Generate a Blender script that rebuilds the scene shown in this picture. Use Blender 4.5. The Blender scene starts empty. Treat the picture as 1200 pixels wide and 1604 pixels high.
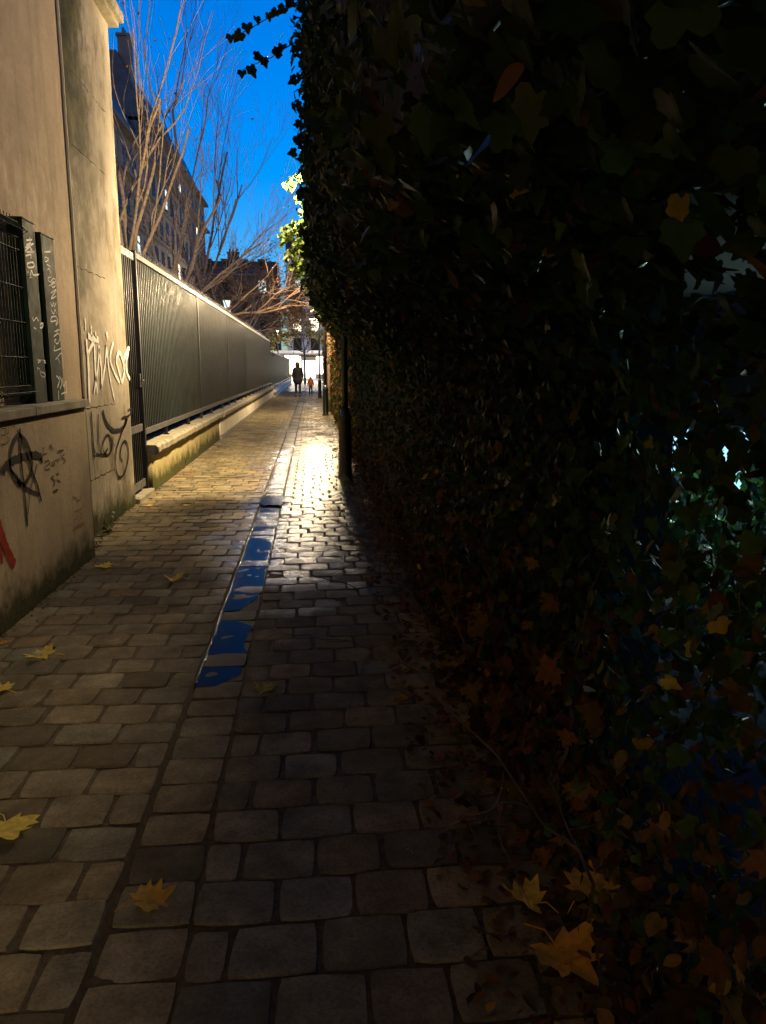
import bpy, bmesh, math, random
import numpy as np
from mathutils import Vector, Matrix, Euler
random.seed(7); rng = np.random.default_rng(7)
C = bpy.context.scene.collection
R = math.radians
# ------------------------------------------------------------------ camera
EYE, FPX, PITCH, YAW = 1.55, 1220.0, R(10.5), R(5.2)
cd = bpy.data.cameras.new('camera'); cam = bpy.data.objects.new('camera', cd); C.objects.link(cam)
cd.sensor_fit = 'VERTICAL'; cd.sensor_height = 36; cd.lens = FPX / 1604 * 36
cd.clip_start = .05; cd.clip_end = 2000
cam.location = (0, 0, EYE); cam.rotation_euler = (math.pi / 2 - PITCH, 0, -YAW)
bpy.context.scene.camera = cam
# ------------------------------------------------------------------ sky (dusk: the sun is under the horizon, so there is no sun lamp)
W = bpy.data.worlds.new('World'); bpy.context.scene.world = W; W.use_nodes = True
wn = W.node_tree; wn.nodes.clear()
sky = wn.nodes.new('ShaderNodeTexSky'); sky.sky_type = 'NISHITA'; sky.sun_disc = False
sky.sun_elevation = R(6.0); sky.sun_rotation = R(200); sky.air_density = 1.2; sky.dust_density = .2; sky.ozone_density = 6
hs = wn.nodes.new('ShaderNodeHueSaturation'); hs.inputs['Saturation'].default_value = 1.12; hs.inputs['Hue'].default_value = .515
bg = wn.nodes.new('ShaderNodeBackground'); bg.inputs['Strength'].default_value = .13
wo = wn.nodes.new('ShaderNodeOutputWorld')
wn.links.new(sky.outputs[0], hs.inputs['Color']); wn.links.new(hs.outputs[0], bg.inputs['Color']); wn.links.new(bg.outputs[0], wo.inputs[0])
vs = bpy.context.scene.view_settings
bpy.context.scene.display_settings.display_device = 'sRGB'
vs.view_transform = 'Standard'; vs.look = 'None'; vs.exposure = 1.3; vs.gamma = 1; vs.use_curve_mapping = False
cy = bpy.context.scene.cycles
cy.max_bounces = 6; cy.diffuse_bounces = 3; cy.glossy_bounces = 3; cy.transmission_bounces = 3; cy.transparent_max_bounces = 6
cy.sample_clamp_indirect = 4; cy.caustics_reflective = False; cy.caustics_refractive = False
cy.use_denoising = True
# ------------------------------------------------------------------ street light values
LAMP_COL = (1.0, .74, .42)
LAMP_W = 340
def ray(u, v):
    a = (u - 600) / FPX; b = -(v - 802) / FPX
    sy, c_y, sp, cp = math.sin(YAW), math.cos(YAW), math.sin(PITCH), math.cos(PITCH)
    return (sy*cp + a*c_y + b*sy*sp, c_y*cp - a*sy + b*c_y*sp, -sp + b*cp)
def on_x(u, v, x):            # photo point -> (y, z) on the real plane at this x
    d = ray(u, v); t = x / d[0]; return d[1]*t, EYE + d[2]*t
def on_y(u, v, y):
    d = ray(u, v); t = y / d[1]; return d[0]*t, EYE + d[2]*t
def on_g(u, v, z=0):
    d = ray(u, v); t = (z - EYE) / d[2]; return d[0]*t, d[1]*t
# ------------------------------------------------------------------ materials
def newmat(name):
    m = bpy.data.materials.new(name); m.use_nodes = True
    nt = m.node_tree; b = nt.nodes['Principled BSDF']; return m, nt, b
def ramp(nt, fac, stops):
    r = nt.nodes.new('ShaderNodeValToRGB'); nt.links.new(fac, r.inputs[0])
    e = r.color_ramp.elements
    while len(e) < len(stops): e.new(.5)
    for i, (p, c) in enumerate(stops):
        e[i].position = p; e[i].color = (c[0], c[1], c[2], 1) if not isinstance(c, (int, float)) else (c, c, c, 1)
    return r.outputs[0]
def noise(nt, scale, detail=4, rough=.6, vec=None, stretch=None):
    n = nt.nodes.new('ShaderNodeTexNoise'); n.inputs['Scale'].default_value = scale
    n.inputs['Detail'].default_value = detail; n.inputs['Roughness'].default_value = rough
    if vec is None:
        g = nt.nodes.new('ShaderNodeNewGeometry'); vec = g.outputs['Position']
    if stretch:
        mp = nt.nodes.new('ShaderNodeMapping'); mp.inputs['Scale'].default_value = stretch
        nt.links.new(vec, mp.inputs[0]); vec = mp.outputs[0]
    nt.links.new(vec, n.inputs['Vector']); return n.outputs[0]
def mix(nt, fac, a, b, mode='MIX'):
    m = nt.nodes.new('ShaderNodeMix'); m.data_type = 'RGBA'; m.blend_type = mode
    def put(sock, v):
        if isinstance(v, tuple): sock.default_value = (*v[:3], 1)
        elif isinstance(v, (int, float)): sock.default_value = v
        else: nt.links.new(v, sock)
    put(m.inputs[0], fac); put(m.inputs[6], a); put(m.inputs[7], b); return m.outputs[2]
def math_n(nt, op, a, b=0.0, clamp=False):
    m = nt.nodes.new('ShaderNodeMath'); m.operation = op; m.use_clamp = clamp
    for i, v in enumerate((a, b)):
        if isinstance(v, (int, float)): m.inputs[i].default_value = v
        else: nt.links.new(v, m.inputs[i])
    return m.outputs[0]
def maprange(nt, v, a, b, c=0.0, d=1.0):
    m = nt.nodes.new('ShaderNodeMapRange'); nt.links.new(v, m.inputs[0])
    for i, x in enumerate((a, b, c, d)): m.inputs[i+1].default_value = x
    return m.outputs[0]
def pos(nt):
    g = nt.nodes.new('ShaderNodeNewGeometry'); s = nt.nodes.new('ShaderNodeSeparateXYZ')
    nt.links.new(g.outputs['Position'], s.inputs[0]); return s.outputs
def bump(nt, b, h, strength=.5, dist=.01):
    n = nt.nodes.new('ShaderNodeBump'); n.inputs['Strength'].default_value = strength; n.inputs['Distance'].default_value = dist
    nt.links.new(h, n.inputs['Height']); nt.links.new(n.outputs[0], b.inputs['Normal'])
def simple(name, col, rough=.6, metal=0.0, var=.35, scale=8, bstr=.25, bscale=60, spec=.5):
    m, nt, b = newmat(name)
    dk = tuple(c*(1-var) for c in col); lt = tuple(min(1, c*(1+var)) for c in col)
    nt.links.new(ramp(nt, noise(nt, scale), [(.3, dk), (.7, lt)]), b.inputs['Base Color'])
    nt.links.new(maprange(nt, noise(nt, scale*2.3), .3, .7, max(.02, rough-.1), min(1, rough+.12)), b.inputs['Roughness'])
    b.inputs['Metallic'].default_value = metal; b.inputs['Specular IOR Level'].default_value = spec
    if bstr: bump(nt, b, noise(nt, bscale), bstr, .004)
    return m
def emis(name, col, strength):
    m, nt, b = newmat(name); b.inputs['Base Color'].default_value = (.1, .1, .1, 1)
    b.inputs['Emission Color'].default_value = (*col, 1); b.inputs['Emission Strength'].default_value = strength
    return m
def leafmat(name, trans=.35, rough=.35, spec=.5):   # colour comes from each leaf's own 'Col'
    m, nt, b = newmat(name)
    a = nt.nodes.new('ShaderNodeAttribute'); a.attribute_name = 'Col'
    col = mix(nt, .6, a.outputs['Color'], ramp(nt, noise(nt, 45, 3), [(.3, .55), (.7, 1.3)]), 'MULTIPLY')
    nt.links.new(col, b.inputs['Base Color'])
    b.inputs['Roughness'].default_value = rough; b.inputs['Specular IOR Level'].default_value = spec*.22
    t = nt.nodes.new('ShaderNodeBsdfTranslucent'); nt.links.new(col, t.inputs[0])
    ms = nt.nodes.new('ShaderNodeMixShader'); ms.inputs[0].default_value = trans
    out = nt.nodes['Material Output']
    nt.links.new(b.outputs[0], ms.inputs[1]); nt.links.new(t.outputs[0], ms.inputs[2]); nt.links.new(ms.outputs[0], out.inputs[0])
    return m
def wallmat(name, base, moss=True, stains=0.0, patch=(.8, .78, .7)):
    m, nt, b = newmat(name); P = pos(nt)
    c = ramp(nt, noise(nt, 1.6, 6, .65), [(.3, tuple(x*.78 for x in base)), (.55, base), (.75, tuple(min(1, x*1.14) for x in base))])
    c = mix(nt, ramp(nt, noise(nt, 26, 5, .7), [(.45, 0.0), (.75, .35)]), c, tuple(x*.5 for x in base))
    # long vertical dirt runs
    run = ramp(nt, noise(nt, 5, 5, .6, stretch=(1, 1.6, .12)), [(.52, 0.0), (.72, .45)])
    c = mix(nt, run, c, tuple(x*.5 for x in (base[0], base[1]*.95, base[2]*.8)))
    # repainted squares where tags were covered
    v = nt.nodes.new('ShaderNodeTexBrick'); v.inputs['Scale'].default_value = 1.35; v.inputs['Mortar Size'].default_value = 0
    v.inputs['Color1'].default_value = (0, 0, 0, 1); v.inputs['Color2'].default_value = (1, 1, 1, 1)
    mp = nt.nodes.new('ShaderNodeMapping'); mp.inputs['Rotation'].default_value = (0, R(90), R(90))
    g = nt.nodes.new('ShaderNodeNewGeometry'); nt.links.new(g.outputs['Position'], mp.inputs[0]); nt.links.new(mp.outputs[0], v.inputs[0])
    c = mix(nt, maprange(nt, v.outputs[0], 0, 1, 0, .16), c, tuple(x*y for x, y in zip(base, (.72, .7, .68))))
    if stains:
        side = maprange(nt, P[1], 8.75, 7.25, 0, 1)
        s = math_n(nt, 'MULTIPLY', math_n(nt, 'MULTIPLY', maprange(nt, P[2], 3.0, 3.5), side), 1.0)
        s = ramp(nt, math_n(nt, 'MULTIPLY', s, math_n(nt, 'ADD', noise(nt, 2.2, 6, .75), .22)), [(.34, 0.0), (.46, .75), (.62, 1.0)])
        s2 = ramp(nt, noise(nt, 3.1, 6, .7, stretch=(1, 1, .5)), [(.50, 0.0), (.64, .8)])
        c = mix(nt, math_n(nt, 'MULTIPLY', s2, stains), c, (.15, .12, .06))
        s3 = math_n(nt, 'MULTIPLY', maprange(nt, P[2], 1.6, 2.2), ramp(nt, noise(nt, 1.9, 6, .7), [(.38, 0.0), (.58, .95)]))
        c = mix(nt, math_n(nt, 'MULTIPLY', s3, side), c, (.10, .085, .055))
        c = mix(nt, s, c, ramp(nt, noise(nt, 4, 4), [(.35, (.014, .014, .004)), (.65, (.07, .065, .018))]))
    if moss:
        h = math_n(nt, 'ADD', P[2], math_n(nt, 'MULTIPLY', noise(nt, 3.5, 6, .7), -.55))
        mo = maprange(nt, h, -.14, .05, 1, 0)
        mc = ramp(nt, noise(nt, 30, 5), [(.3, (.016, .019, .006)), (.7, (.06, .066, .016))])
        c = mix(nt, math_n(nt, 'MULTIPLY', mo, .92, True), c, mc)
    nt.links.new(c, b.inputs['Base Color'])
    nt.links.new(maprange(nt, noise(nt, 9), .3, .7, .7, .92), b.inputs['Roughness'])
    b.inputs['Specular IOR Level'].default_value = .06
    hsum = math_n(nt, 'ADD', noise(nt, 55, 5, .7), math_n(nt, 'MULTIPLY', noise(nt, 5, 4), 2.5))
    bump(nt, b, hsum, .45, .006)
    return m
M = {}
M['render'] = wallmat('warm_render', (.50, .41, .285))
M['render_pier'] = wallmat('pier_render', (.45, .395, .305), stains=.9)
M['render_upper'] = wallmat('upper_render', (.42, .33, .23), moss=False)
M['stone'] = wallmat('boundary_render', (.40, .34, .16))
M['coping'] = simple('coping_stone', (.20, .175, .115), .8, var=.45, scale=7, bstr=.6, bscale=30)
M['white_render'] = wallmat('white_render', (.82, .77, .62), moss=False)
M['skirt'] = simple('grey_skirt', (.2, .19, .17), .8)
M['green_metal'] = simple('dark_green_metal', (.014, .028, .019), .75, 0.0, var=.5, scale=5, bstr=.1, spec=.12)
M['black_metal'] = simple('black_metal', (.012, .013, .012), .4, .0, var=.4, scale=4, bstr=0, spec=.35)
M['sheet'] = simple('privacy_sheet', (.016, .024, .022), .5, .0, var=.3, scale=1.2, bstr=0, spec=.35)
M['glint_rail'] = simple('glint_rail', (.55, .52, .48), .3, .8, var=.15, scale=5, bstr=0)  # gate top rail: lamp glare put into a brighter metal colour
M['rail'] = simple('steel_rail', (.085, .082, .078), .42, .25, var=.25, scale=5, bstr=0)
M['post_paint'] = simple('post_paint', (.012, .014, .012), .35, 0, var=.5, bstr=.3, bscale=35)
M['white_paint'] = simple('chalk_white_paint', (.72, .72, .68), .6, var=.12, scale=30, bstr=0, spec=.1)
M['pale_paint'] = simple('pale_spray_paint', (.88, .85, .78), .7, var=.15, scale=14, bstr=0, spec=.1)
M['black_paint'] = simple('black_spray_paint', (.014, .010, .008), .6, var=.5, scale=20, bstr=0, spec=.1)
M['faint_paint'] = simple('faint_marker', (.07, .045, .025), .6, var=.4, scale=40, bstr=0, spec=.1)
M['red_paint'] = simple('red_spray_paint', (.32, .025, .012), .6, var=.25, scale=20, bstr=0, spec=.1)
M['pink_paint'] = simple('washed_red_paint', (.42, .20, .11), .7, var=.3, scale=40, bstr=0, spec=.1)
M['bark'] = simple('bark', (.25, .185, .125), .85, var=.45, scale=14, bstr=.7, bscale=50)
M['bark_dark'] = simple('dark_bark', (.12, .085, .075), .85, var=.4, scale=10, bstr=.6, bscale=50)
M['bark_brown'] = simple('brown_bark', (.15, .095, .06), .85, var=.4, scale=14, bstr=0)
M['twig'] = simple('twig', (.10, .06, .035), .8, var=.4, scale=20, bstr=0)
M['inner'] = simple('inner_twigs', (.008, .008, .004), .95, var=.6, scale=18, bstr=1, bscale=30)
M['ivy'] = leafmat('ivy_leaf', .3, .38)
M['dry'] = leafmat('dry_leaf', .35, .6, .3)
M['soil'] = simple('damp_soil', (.028, .019, .011), .8, var=.5, scale=9, bstr=1, bscale=24)
M['facade'] = simple('old_stone_facade', (.15, .112, .095), .85, var=.3, scale=.6, bstr=.3, bscale=6)
M['trim'] = simple('facade_trim', (.12, .095, .085), .8, var=.25, scale=1.5, bstr=0)
M['zinc'] = simple('zinc_roof', (.045, .042, .05), .5, .3, var=.25, scale=.8, bstr=.1)
M['frame'] = simple('window_frame', (.07, .06, .055), .6, bstr=0)
M['shutter'] = simple('rusty_shutter', (.26, .13, .10), .7, bstr=0)
M['glass'] = simple('dark_glass', (.02, .017, .017), .45, 0, var=.2, bstr=0, spec=.05)
M['lit_w'] = emis('lit_window', (1, .80, .52), 1.7)
M['lit_g'] = emis('cool_lit_window', (.75, .9, .8), .55)
M['shop'] = emis('bright_shopfront', (1, .90, .72), 4)
M['shop_b'] = emis('warm_shopfront', (1, .74, .45), 2.2)
M['shop_c'] = emis('cool_shopfront', (.85, .95, 1), 1.4)
M['lens'] = emis('lamp_lens', (1.0, .74, .42), 12)
M['cool'] = emis('cool_lit_glass', (.30, .72, 1.0), .8)
M['facade_far'] = simple('far_facade', (.42, .43, .50), .8, var=.2, scale=.5, bstr=.2, bscale=5)
M['facade_brown'] = simple('brown_facade', (.07, .045, .04), .85, var=.3, scale=.5, bstr=0)
# ------------------------------------------------------------------ mesh helpers
def mesh_obj(name, V, F, mat, parent=None, smooth=False, col=None):
    me = bpy.data.meshes.new(name); V = np.asarray(V, dtype=np.float32)
    if isinstance(F, np.ndarray):
        k = F.shape[1]; me.vertices.add(len(V)); me.vertices.foreach_set('co', V.ravel())
        me.loops.add(F.size); me.loops.foreach_set('vertex_index', F.ravel().astype(np.int32))
        me.polygons.add(len(F)); me.polygons.foreach_set('loop_start', np.arange(0, F.size, k, dtype=np.int32))
        me.update(calc_edges=True)
    else:
        me.from_pydata([tuple(map(float, v)) for v in V], [], F)
    if smooth: me.polygons.foreach_set('use_smooth', [True]*len(me.polygons))
    if col is not None:
        a = me.color_attributes.new('Col', 'FLOAT_COLOR', 'POINT'); a.data.foreach_set('color', np.asarray(col, dtype=np.float32).ravel())
    me.materials.append(mat)
    o = bpy.data.objects.new(name, me); C.objects.link(o)
    if parent is not None: o.parent = parent
    return o
class MB:
    def __init__(s): s.v = []; s.f = []
    def add(s, V, F):
        n = len(s.v); s.v += [tuple(x) for x in V]; s.f += [tuple(i+n for i in q) for q in F]; return s
    def box(s, x0, x1, y0, y1, z0, z1, bev=0.0, M4=None):
        if bev <= 0:
            V = [(x, y, z) for x in (x0, x1) for y in (y0, y1) for z in (z0, z1)]
            F = [(0,1,3,2),(4,6,7,5),(0,4,5,1),(2,3,7,6),(0,2,6,4),(1,5,7,3)]
        else:
            bm = bmesh.new(); bmesh.ops.create_cube(bm, size=1)
            bmesh.ops.scale(bm, vec=(x1-x0, y1-y0, z1-z0), verts=bm.verts)
            bmesh.ops.translate(bm, vec=((x0+x1)/2, (y0+y1)/2, (z0+z1)/2), verts=bm.verts)
            bmesh.ops.bevel(bm, geom=bm.edges[:]+bm.verts[:], offset=bev, segments=2, affect='EDGES', profile=.6)
            bm.verts.index_update(); V = [v.co.copy() for v in bm.verts]; F = [[v.index for v in f.verts] for f in bm.faces]; bm.free()
        if M4 is not None: V = [M4 @ Vector(v) for v in V]
        return s.add(V, F)
    def tube(s, pts, rad, n=8, cap=True):
        pts = [Vector(p) for p in pts]; k = len(pts)
        if isinstance(rad, (int, float)): rad = [rad]*k
        V = []; F = []; up = None
        for i, p in enumerate(pts):
            d = (pts[min(i+1, k-1)] - pts[max(i-1, 0)])
            if d.length < 1e-9: d = Vector((0, 0, 1))
            d.normalize()
            if up is None: up = Vector((1, 0, 0)) if abs(d.x) < .8 else Vector((0, 1, 0))
            a = d.cross(up)
            if a.length < 1e-4: a = d.cross(Vector((0, 1, .3)))
            a.normalize(); b = d.cross(a); up = -b if False else a.cross(d)
            for j in range(n):
                t = 2*math.pi*j/n; V.append(p + (a*math.cos(t) + b*math.sin(t))*rad[i])
        for i in range(k-1):
            for j in range(n):
                F.append((i*n+j, i*n+(j+1) % n, (i+1)*n+(j+1) % n, (i+1)*n+j))
        if cap and n > 2: F.append(tuple(range(n-1, -1, -1))); F.append(tuple((k-1)*n+j for j in range(n)))
        return s.add(V, F)
    def lathe(s, prof, cx=0, cyy=0, n=20):       # prof: (r, z)
        V = []; F = []
        for r, z in prof:
            for j in range(n): V.append((cx + r*math.cos(2*math.pi*j/n), cyy + r*math.sin(2*math.pi*j/n), z))
        for i in range(len(prof)-1):
            for j in range(n): F.append((i*n+j, i*n+(j+1) % n, (i+1)*n+(j+1) % n, (i+1)*n+j))
        F.append(tuple(range(n-1, -1, -1))); F.append(tuple((len(prof)-1)*n+j for j in range(n)))
        return s.add(V, F)
    def build(s, name, mat, parent=None, smooth=False): return mesh_obj(name, s.v, s.f, mat, parent, smooth)
def thing(name, label, cat, loc=(0, 0, 0), group=None):
    o = bpy.data.objects.new(name, None); C.objects.link(o); o.location = loc
    o['label'] = label; o['category'] = cat
    if group: o['group'] = group
    return o
def tag(o, label, cat, group=None, kind=None):
    if kind: o['kind'] = kind
    if label: o['label'] = label
    if cat: o['category'] = cat
    if group: o['group'] = group
    return o
def struct(o): o['kind'] = 'structure'; return o
def dup(root, loc, label, rz=None):
    r = root.copy(); C.objects.link(r); r.location = loc; r['label'] = label
    if rz is not None: r.rotation_euler.z = rz
    for ch in list(root.children):
        c = ch.copy(); C.objects.link(c); c.parent = r
        for g in ch.children:
            d = g.copy(); C.objects.link(d); d.parent = c
    return r
def fbm1(x, seed=0):
    return (math.sin(x*1.3+seed*2.1) + .6*math.sin(x*2.9+seed*4.7+1) + .35*math.sin(x*6.1+seed*1.3+2) + .2*math.sin(x*13.7+seed)) / 2.15
# ================================================================== GROUND
PATH_R = .62
def crown(x):      # cross profile: gentle fall to the gutter column at x = -.48
    d = abs(x + .48); return min(.03, .012 + .018*d) - .022*math.exp(-(d/.15)**4)
o = struct(MB().add([(-60, -30, -.09), (90, -30, -.09), (90, 260, -.09), (-60, 260, -.09)], [(0, 1, 2, 3)]).build('ground', M['soil']))
# setts
def setts():
    V = []; F = []; Col = []
    y = -2.0; row = 0
    while y < 52:
        near = y < 9; mid = y < 22
        n = 6 if near else 4
        pitch = .195 + rng.normal(0, .004); jt = .006 if y > 12 else .008
        # gutter column and the two sides
        xs = [(-.605, -.365)]
        x = -.606 - (.12 if row % 2 else 0) * 1.0
        off = rng.uniform(0, .03)
        if row % 2: xs.append((-.606 - .12, -.606))
        while x > -2.12:
            w = .235 + rng.normal(0, .018); xs.append((x - w, x)); x -= w
        x = -.362
        if row % 2: xs.append((-.362, -.362 + .12)); x += .12
        while x < PATH_R:
            w = .235 + rng.normal(0, .018); xs.append((x, x + w)); x += w
        for xa, xb in xs:
            gut = abs((xa+xb)/2 + .485) < .03
            side = 0.0 if gut or xb < -.5 else 1.0
            yy = y + (0 if xb < -.5 else (.05 if not gut else .1)) + rng.normal(0, .003)
            g = jt/2 + abs(rng.normal(0, .0018))
            x0, x1, y0, y1 = xa + g, xb - g, yy + g, yy + pitch - g
            if x1 - x0 < .05 or math.hypot((x0+x1)/2 + .45, (y0+y1)/2 - 9.15) < .19: continue
            dz = rng.normal(0, .0020); tx = rng.normal(0, .008); ty = rng.normal(0, .010)
            corner = rng.normal(0, .0035, (4, 2)); 
            base = len(V); k = n + 1
            rough = rng.normal(0, .0009, (k, k))
            tone = rng.normal(1, .19); hue = rng.normal(0, .05); wet = rng.random()
            cx_, cy_ = (x0+x1)/2, (y0+y1)/2
            cz = crown(cx_); fl = 1 if y < 12 else .6; tx *= fl; ty *= fl; dz *= fl
            us = np.linspace(-1, 1, k)
            if n >= 4: us = np.array([-1, -.95, 0, .95, 1]) if n == 4 else np.array([-1, -.965, -.5, 0, .5, .965, 1])
            for i, a in enumerate(us):
                for j, b_ in enumerate(us):
                    px = cx_ + a*(x1-x0)/2; py = cy_ + b_*(y1-y0)/2
                    wa = (1-a)/2; wb = (1-b_)/2
                    cc = corner[0]*wa*wb + corner[1]*(1-wa)*wb + corner[2]*wa*(1-wb) + corner[3]*(1-wa)*(1-wb)
                    # rounded corners
                    q = (abs(a)**8 * abs(b_)**8) * .008
                    px += cc[0] - math.copysign(q, a); py += cc[1] - math.copysign(q, b_)
                    e = max(abs(a), abs(b_))
                    z = cz + dz + tx*(px-cx_) + ty*(py-cy_) + (- .0022*(a*a*.5 + b_*b_*.5) + rough[i, j]*1.4)*fl
                    if e > .99: z -= .012
                    elif e > .9: z -= .0010
                    V.append((px, py, z)); Col.append((tone*(1+hue), tone, tone*(1-hue), wet))
            for i in range(n):
                for j in range(n):
                    F.append((base+i*k+j, base+(i+1)*k+j, base+(i+1)*k+j+1, base+i*k+j+1))
        y += pitch; row += 1
    return np.array(V), np.array(F), Col
mp_, nt, b = newmat('wet_setts'); P = pos(nt)
a = nt.nodes.new('ShaderNodeAttribute'); a.attribute_name = 'Col'
c = mix(nt, 1.0, ramp(nt, noise(nt, 7, 6, .65), [(.3, (.12, .098, .052)), (.55, (.215, .178, .10)), (.75, (.31, .262, .15))]), a.outputs['Color'], 'MULTIPLY')
c = mix(nt, ramp(nt, noise(nt, 90, 3, .7), [(.4, 0.0), (.7, .5)]), c, (.05, .04, .024))
c = mix(nt, ramp(nt, noise(nt, 1.1, 5, .6), [(.5, 0.0), (.68, .55)]), c, (.05, .043, .02))
dg = math_n(nt, 'ABSOLUTE', math_n(nt, 'ADD', P[0], .35))
wetx = math_n(nt, 'MULTIPLY', maprange(nt, P[0], -1.3, -.45, 0, 1), maprange(nt, P[1], 18, 12, .45, 1))
wetn = math_n(nt, 'ADD', math_n(nt, 'MULTIPLY', wetx, .62), math_n(nt, 'MULTIPLY', noise(nt, 2.2, 5, .65), .75))
wetf = math_n(nt, 'ADD', wetn, math_n(nt, 'MULTIPLY', a.outputs['Alpha'], .18))
wetf = math_n(nt, 'SUBTRACT', wetf, maprange(nt, P[1], 6.8, 4.2, 0, .60))
wp = math_n(nt, 'MULTIPLY', math_n(nt, 'MULTIPLY', maprange(nt, P[1], 7.0, 7.8), maprange(nt, P[1], 17, 12, 0, 1)), maprange(nt, P[0], -.35, .05))
wetf = math_n(nt, 'ADD', wetf, math_n(nt, 'MULTIPLY', wp, .06))
gut = math_n(nt, 'MULTIPLY', maprange(nt, math_n(nt, 'ABSOLUTE', math_n(nt, 'ADD', P[0], .485)), .19, .11, 0, 1), maprange(nt, P[1], 3.2, 4.0, 0, 1))
wetm = math_n(nt, 'MAXIMUM', maprange(nt, wetf, .52, .98, 0, 1), math_n(nt, 'MULTIPLY', gut, .30))
c = mix(nt, math_n(nt, 'MULTIPLY', wetm, .42), c, (.03, .027, .02))
c = mix(nt, math_n(nt, 'MULTIPLY', gut, .72), c, (.03, .025, .016))
nt.links.new(c, b.inputs['Base Color'])
rg = math_n(nt, 'ADD', maprange(nt, wetm, 0, 1, .85, .13), math_n(nt, 'MULTIPLY', noise(nt, 60, 4, .7), .12))
nt.links.new(rg, b.inputs['Roughness']); nt.links.new(maprange(nt, wetm, 0, 1, .10, .26), b.inputs['Specular IOR Level'])
hs_ = math_n(nt, 'ADD', noise(nt, 70, 5, .7), math_n(nt, 'MULTIPLY', noise(nt, 22, 4, .6), 1.6))
bump(nt, b, hs_, .7, .0028)
M['setts'] = mp_
V, F, Col = setts()
path = struct(mesh_obj('path', V, F, M['setts'], None, True, Col)); path.data.set_sharp_from_angle(angle=R(32))
# joint fill below the setts, following the crown
m_, nt, b = newmat('joint_soil')
c = ramp(nt, noise(nt, 35, 5, .7), [(.3, (.035, .024, .011)), (.7, (.11, .078, .034))])
nt.links.new(c, b.inputs['Base Color']); b.inputs['Specular IOR Level'].default_value = .2; b.inputs['Roughness'].default_value = .8; bump(nt, b, noise(nt, 90, 4), .9, .006)
M['joint'] = m_
def bed(x):
    d = x + .485
    if abs(d) < .121: return crown(-.485)
    if abs(d) < .24: return crown(-.485 + math.copysign(.24, d))
    return crown(x)
xs = np.array(sorted(list(np.linspace(-2.2, -.8, 14)) + [-.725, -.607, -.6055, -.50, -.3645, -.363, -.245] + list(np.linspace(-.15, PATH_R+.2, 10)))); ys = np.linspace(-2.2, 52, 300)
V = [(x, y, bed(x) - .0092 + .002*fbm1(x*9+y*11, 2)) for y in ys for x in xs]; k = len(xs)
F = np.array([(j*k+i, j*k+i+1, (j+1)*k+i+1, (j+1)*k+i) for j in range(len(ys)-1) for i in range(k-1)])
struct(mesh_obj('pavement_bed', V, F, M['joint']))
# far part of the alley: the same paving, too far to see single stones
m_, nt, b = newmat('far_paving')
br = nt.nodes.new('ShaderNodeTexBrick'); br.inputs['Scale'].default_value = 4.2; br.inputs['Mortar Size'].default_value = .02
br.inputs['Color1'].default_value = (.14, .12, .08, 1); br.inputs['Color2'].default_value = (.09, .08, .055, 1); br.inputs['Mortar'].default_value = (.03, .02, .01, 1)
g = nt.nodes.new('ShaderNodeNewGeometry'); nt.links.new(g.outputs['Position'], br.inputs[0]); nt.links.new(br.outputs[0], b.inputs['Base Color'])
nt.links.new(maprange(nt, noise(nt, .9), .35, .65, .2, .45), b.inputs['Roughness']); bump(nt, b, noise(nt, 12), .4, .01)
M['far_paving'] = m_
struct(MB().add([(-2.3, 51.9, .018), (2.2, 51.9, .018), (2.2, 84, .018), (-2.3, 84, .018)], [(0, 1, 2, 3)]).build('pavement', M['far_paving']))
M['asphalt'] = simple('wet_asphalt', (.05, .05, .05), .3, var=.3, scale=2)
struct(MB().add([(-50, 84, -.02), (70, 84, -.02), (70, 94, -.02), (-50, 94, -.02)], [(0, 1, 2, 3)]).build('road', M['asphalt']))
# garden and verge soil
def soil_strip(name, x0, x1, y0, y1, h, nx, ny, seed):
    xs = np.linspace(x0, x1, nx); ys = np.linspace(y0, y1, ny)
    V = [(x, y, h + .03*fbm1(y*2.1+x*3, seed) + .02*fbm1(x*5-y, seed+3) + .05*min(1, (x-x0)*1.2)*(1 if seed == 1 else 0)) for y in ys for x in xs]
    F = np.array([(j*nx+i, j*nx+i+1, (j+1)*nx+i+1, (j+1)*nx+i) for j in range(ny-1) for i in range(nx-1)])
    return struct(mesh_obj(name, V, F, M['soil'], None, True))
soil_strip('verge', PATH_R-.02, 9, -4, 84, -.005, 36, 240, 1)
soil_strip('garden_ground', -30, -2.25, 9, 100, .15, 40, 100, 2)
# puddle films lying in the gutter
m_, nt, b = newmat('puddle_water'); b.inputs['Base Color'].default_value = (.006, .006, .008, 1); b.inputs['Roughness'].default_value = .12; b.inputs['IOR'].default_value = 1.14; b.inputs['Specular IOR Level'].default_value = .3
bump(nt, b, noise(nt, 30, 4, .6, stretch=(1, .6, 1)), .3, .005); M['water'] = m_
def puddle(name, outline, z, label):
    n = len(outline); cx_ = sum(p[0] for p in outline)/n; cy_ = sum(p[1] for p in outline)/n
    V = [(cx_, cy_, z)] + [(x, y, z) for x, y in outline] + [(cx_ + (x-cx_)*1.04, cy_ + (y-cy_)*1.04, z-.012) for x, y in outline]
    F = [(0, 1+i, 1+(i+1) % n) for i in range(n)] + [(1+i, 1+n+i, 1+n+(i+1) % n, 1+(i+1) % n) for i in range(n)]
    o = mesh_obj(name, V, F, M['water'], None, False); o['kind'] = 'structure'; o['label'] = label; return o
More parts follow.
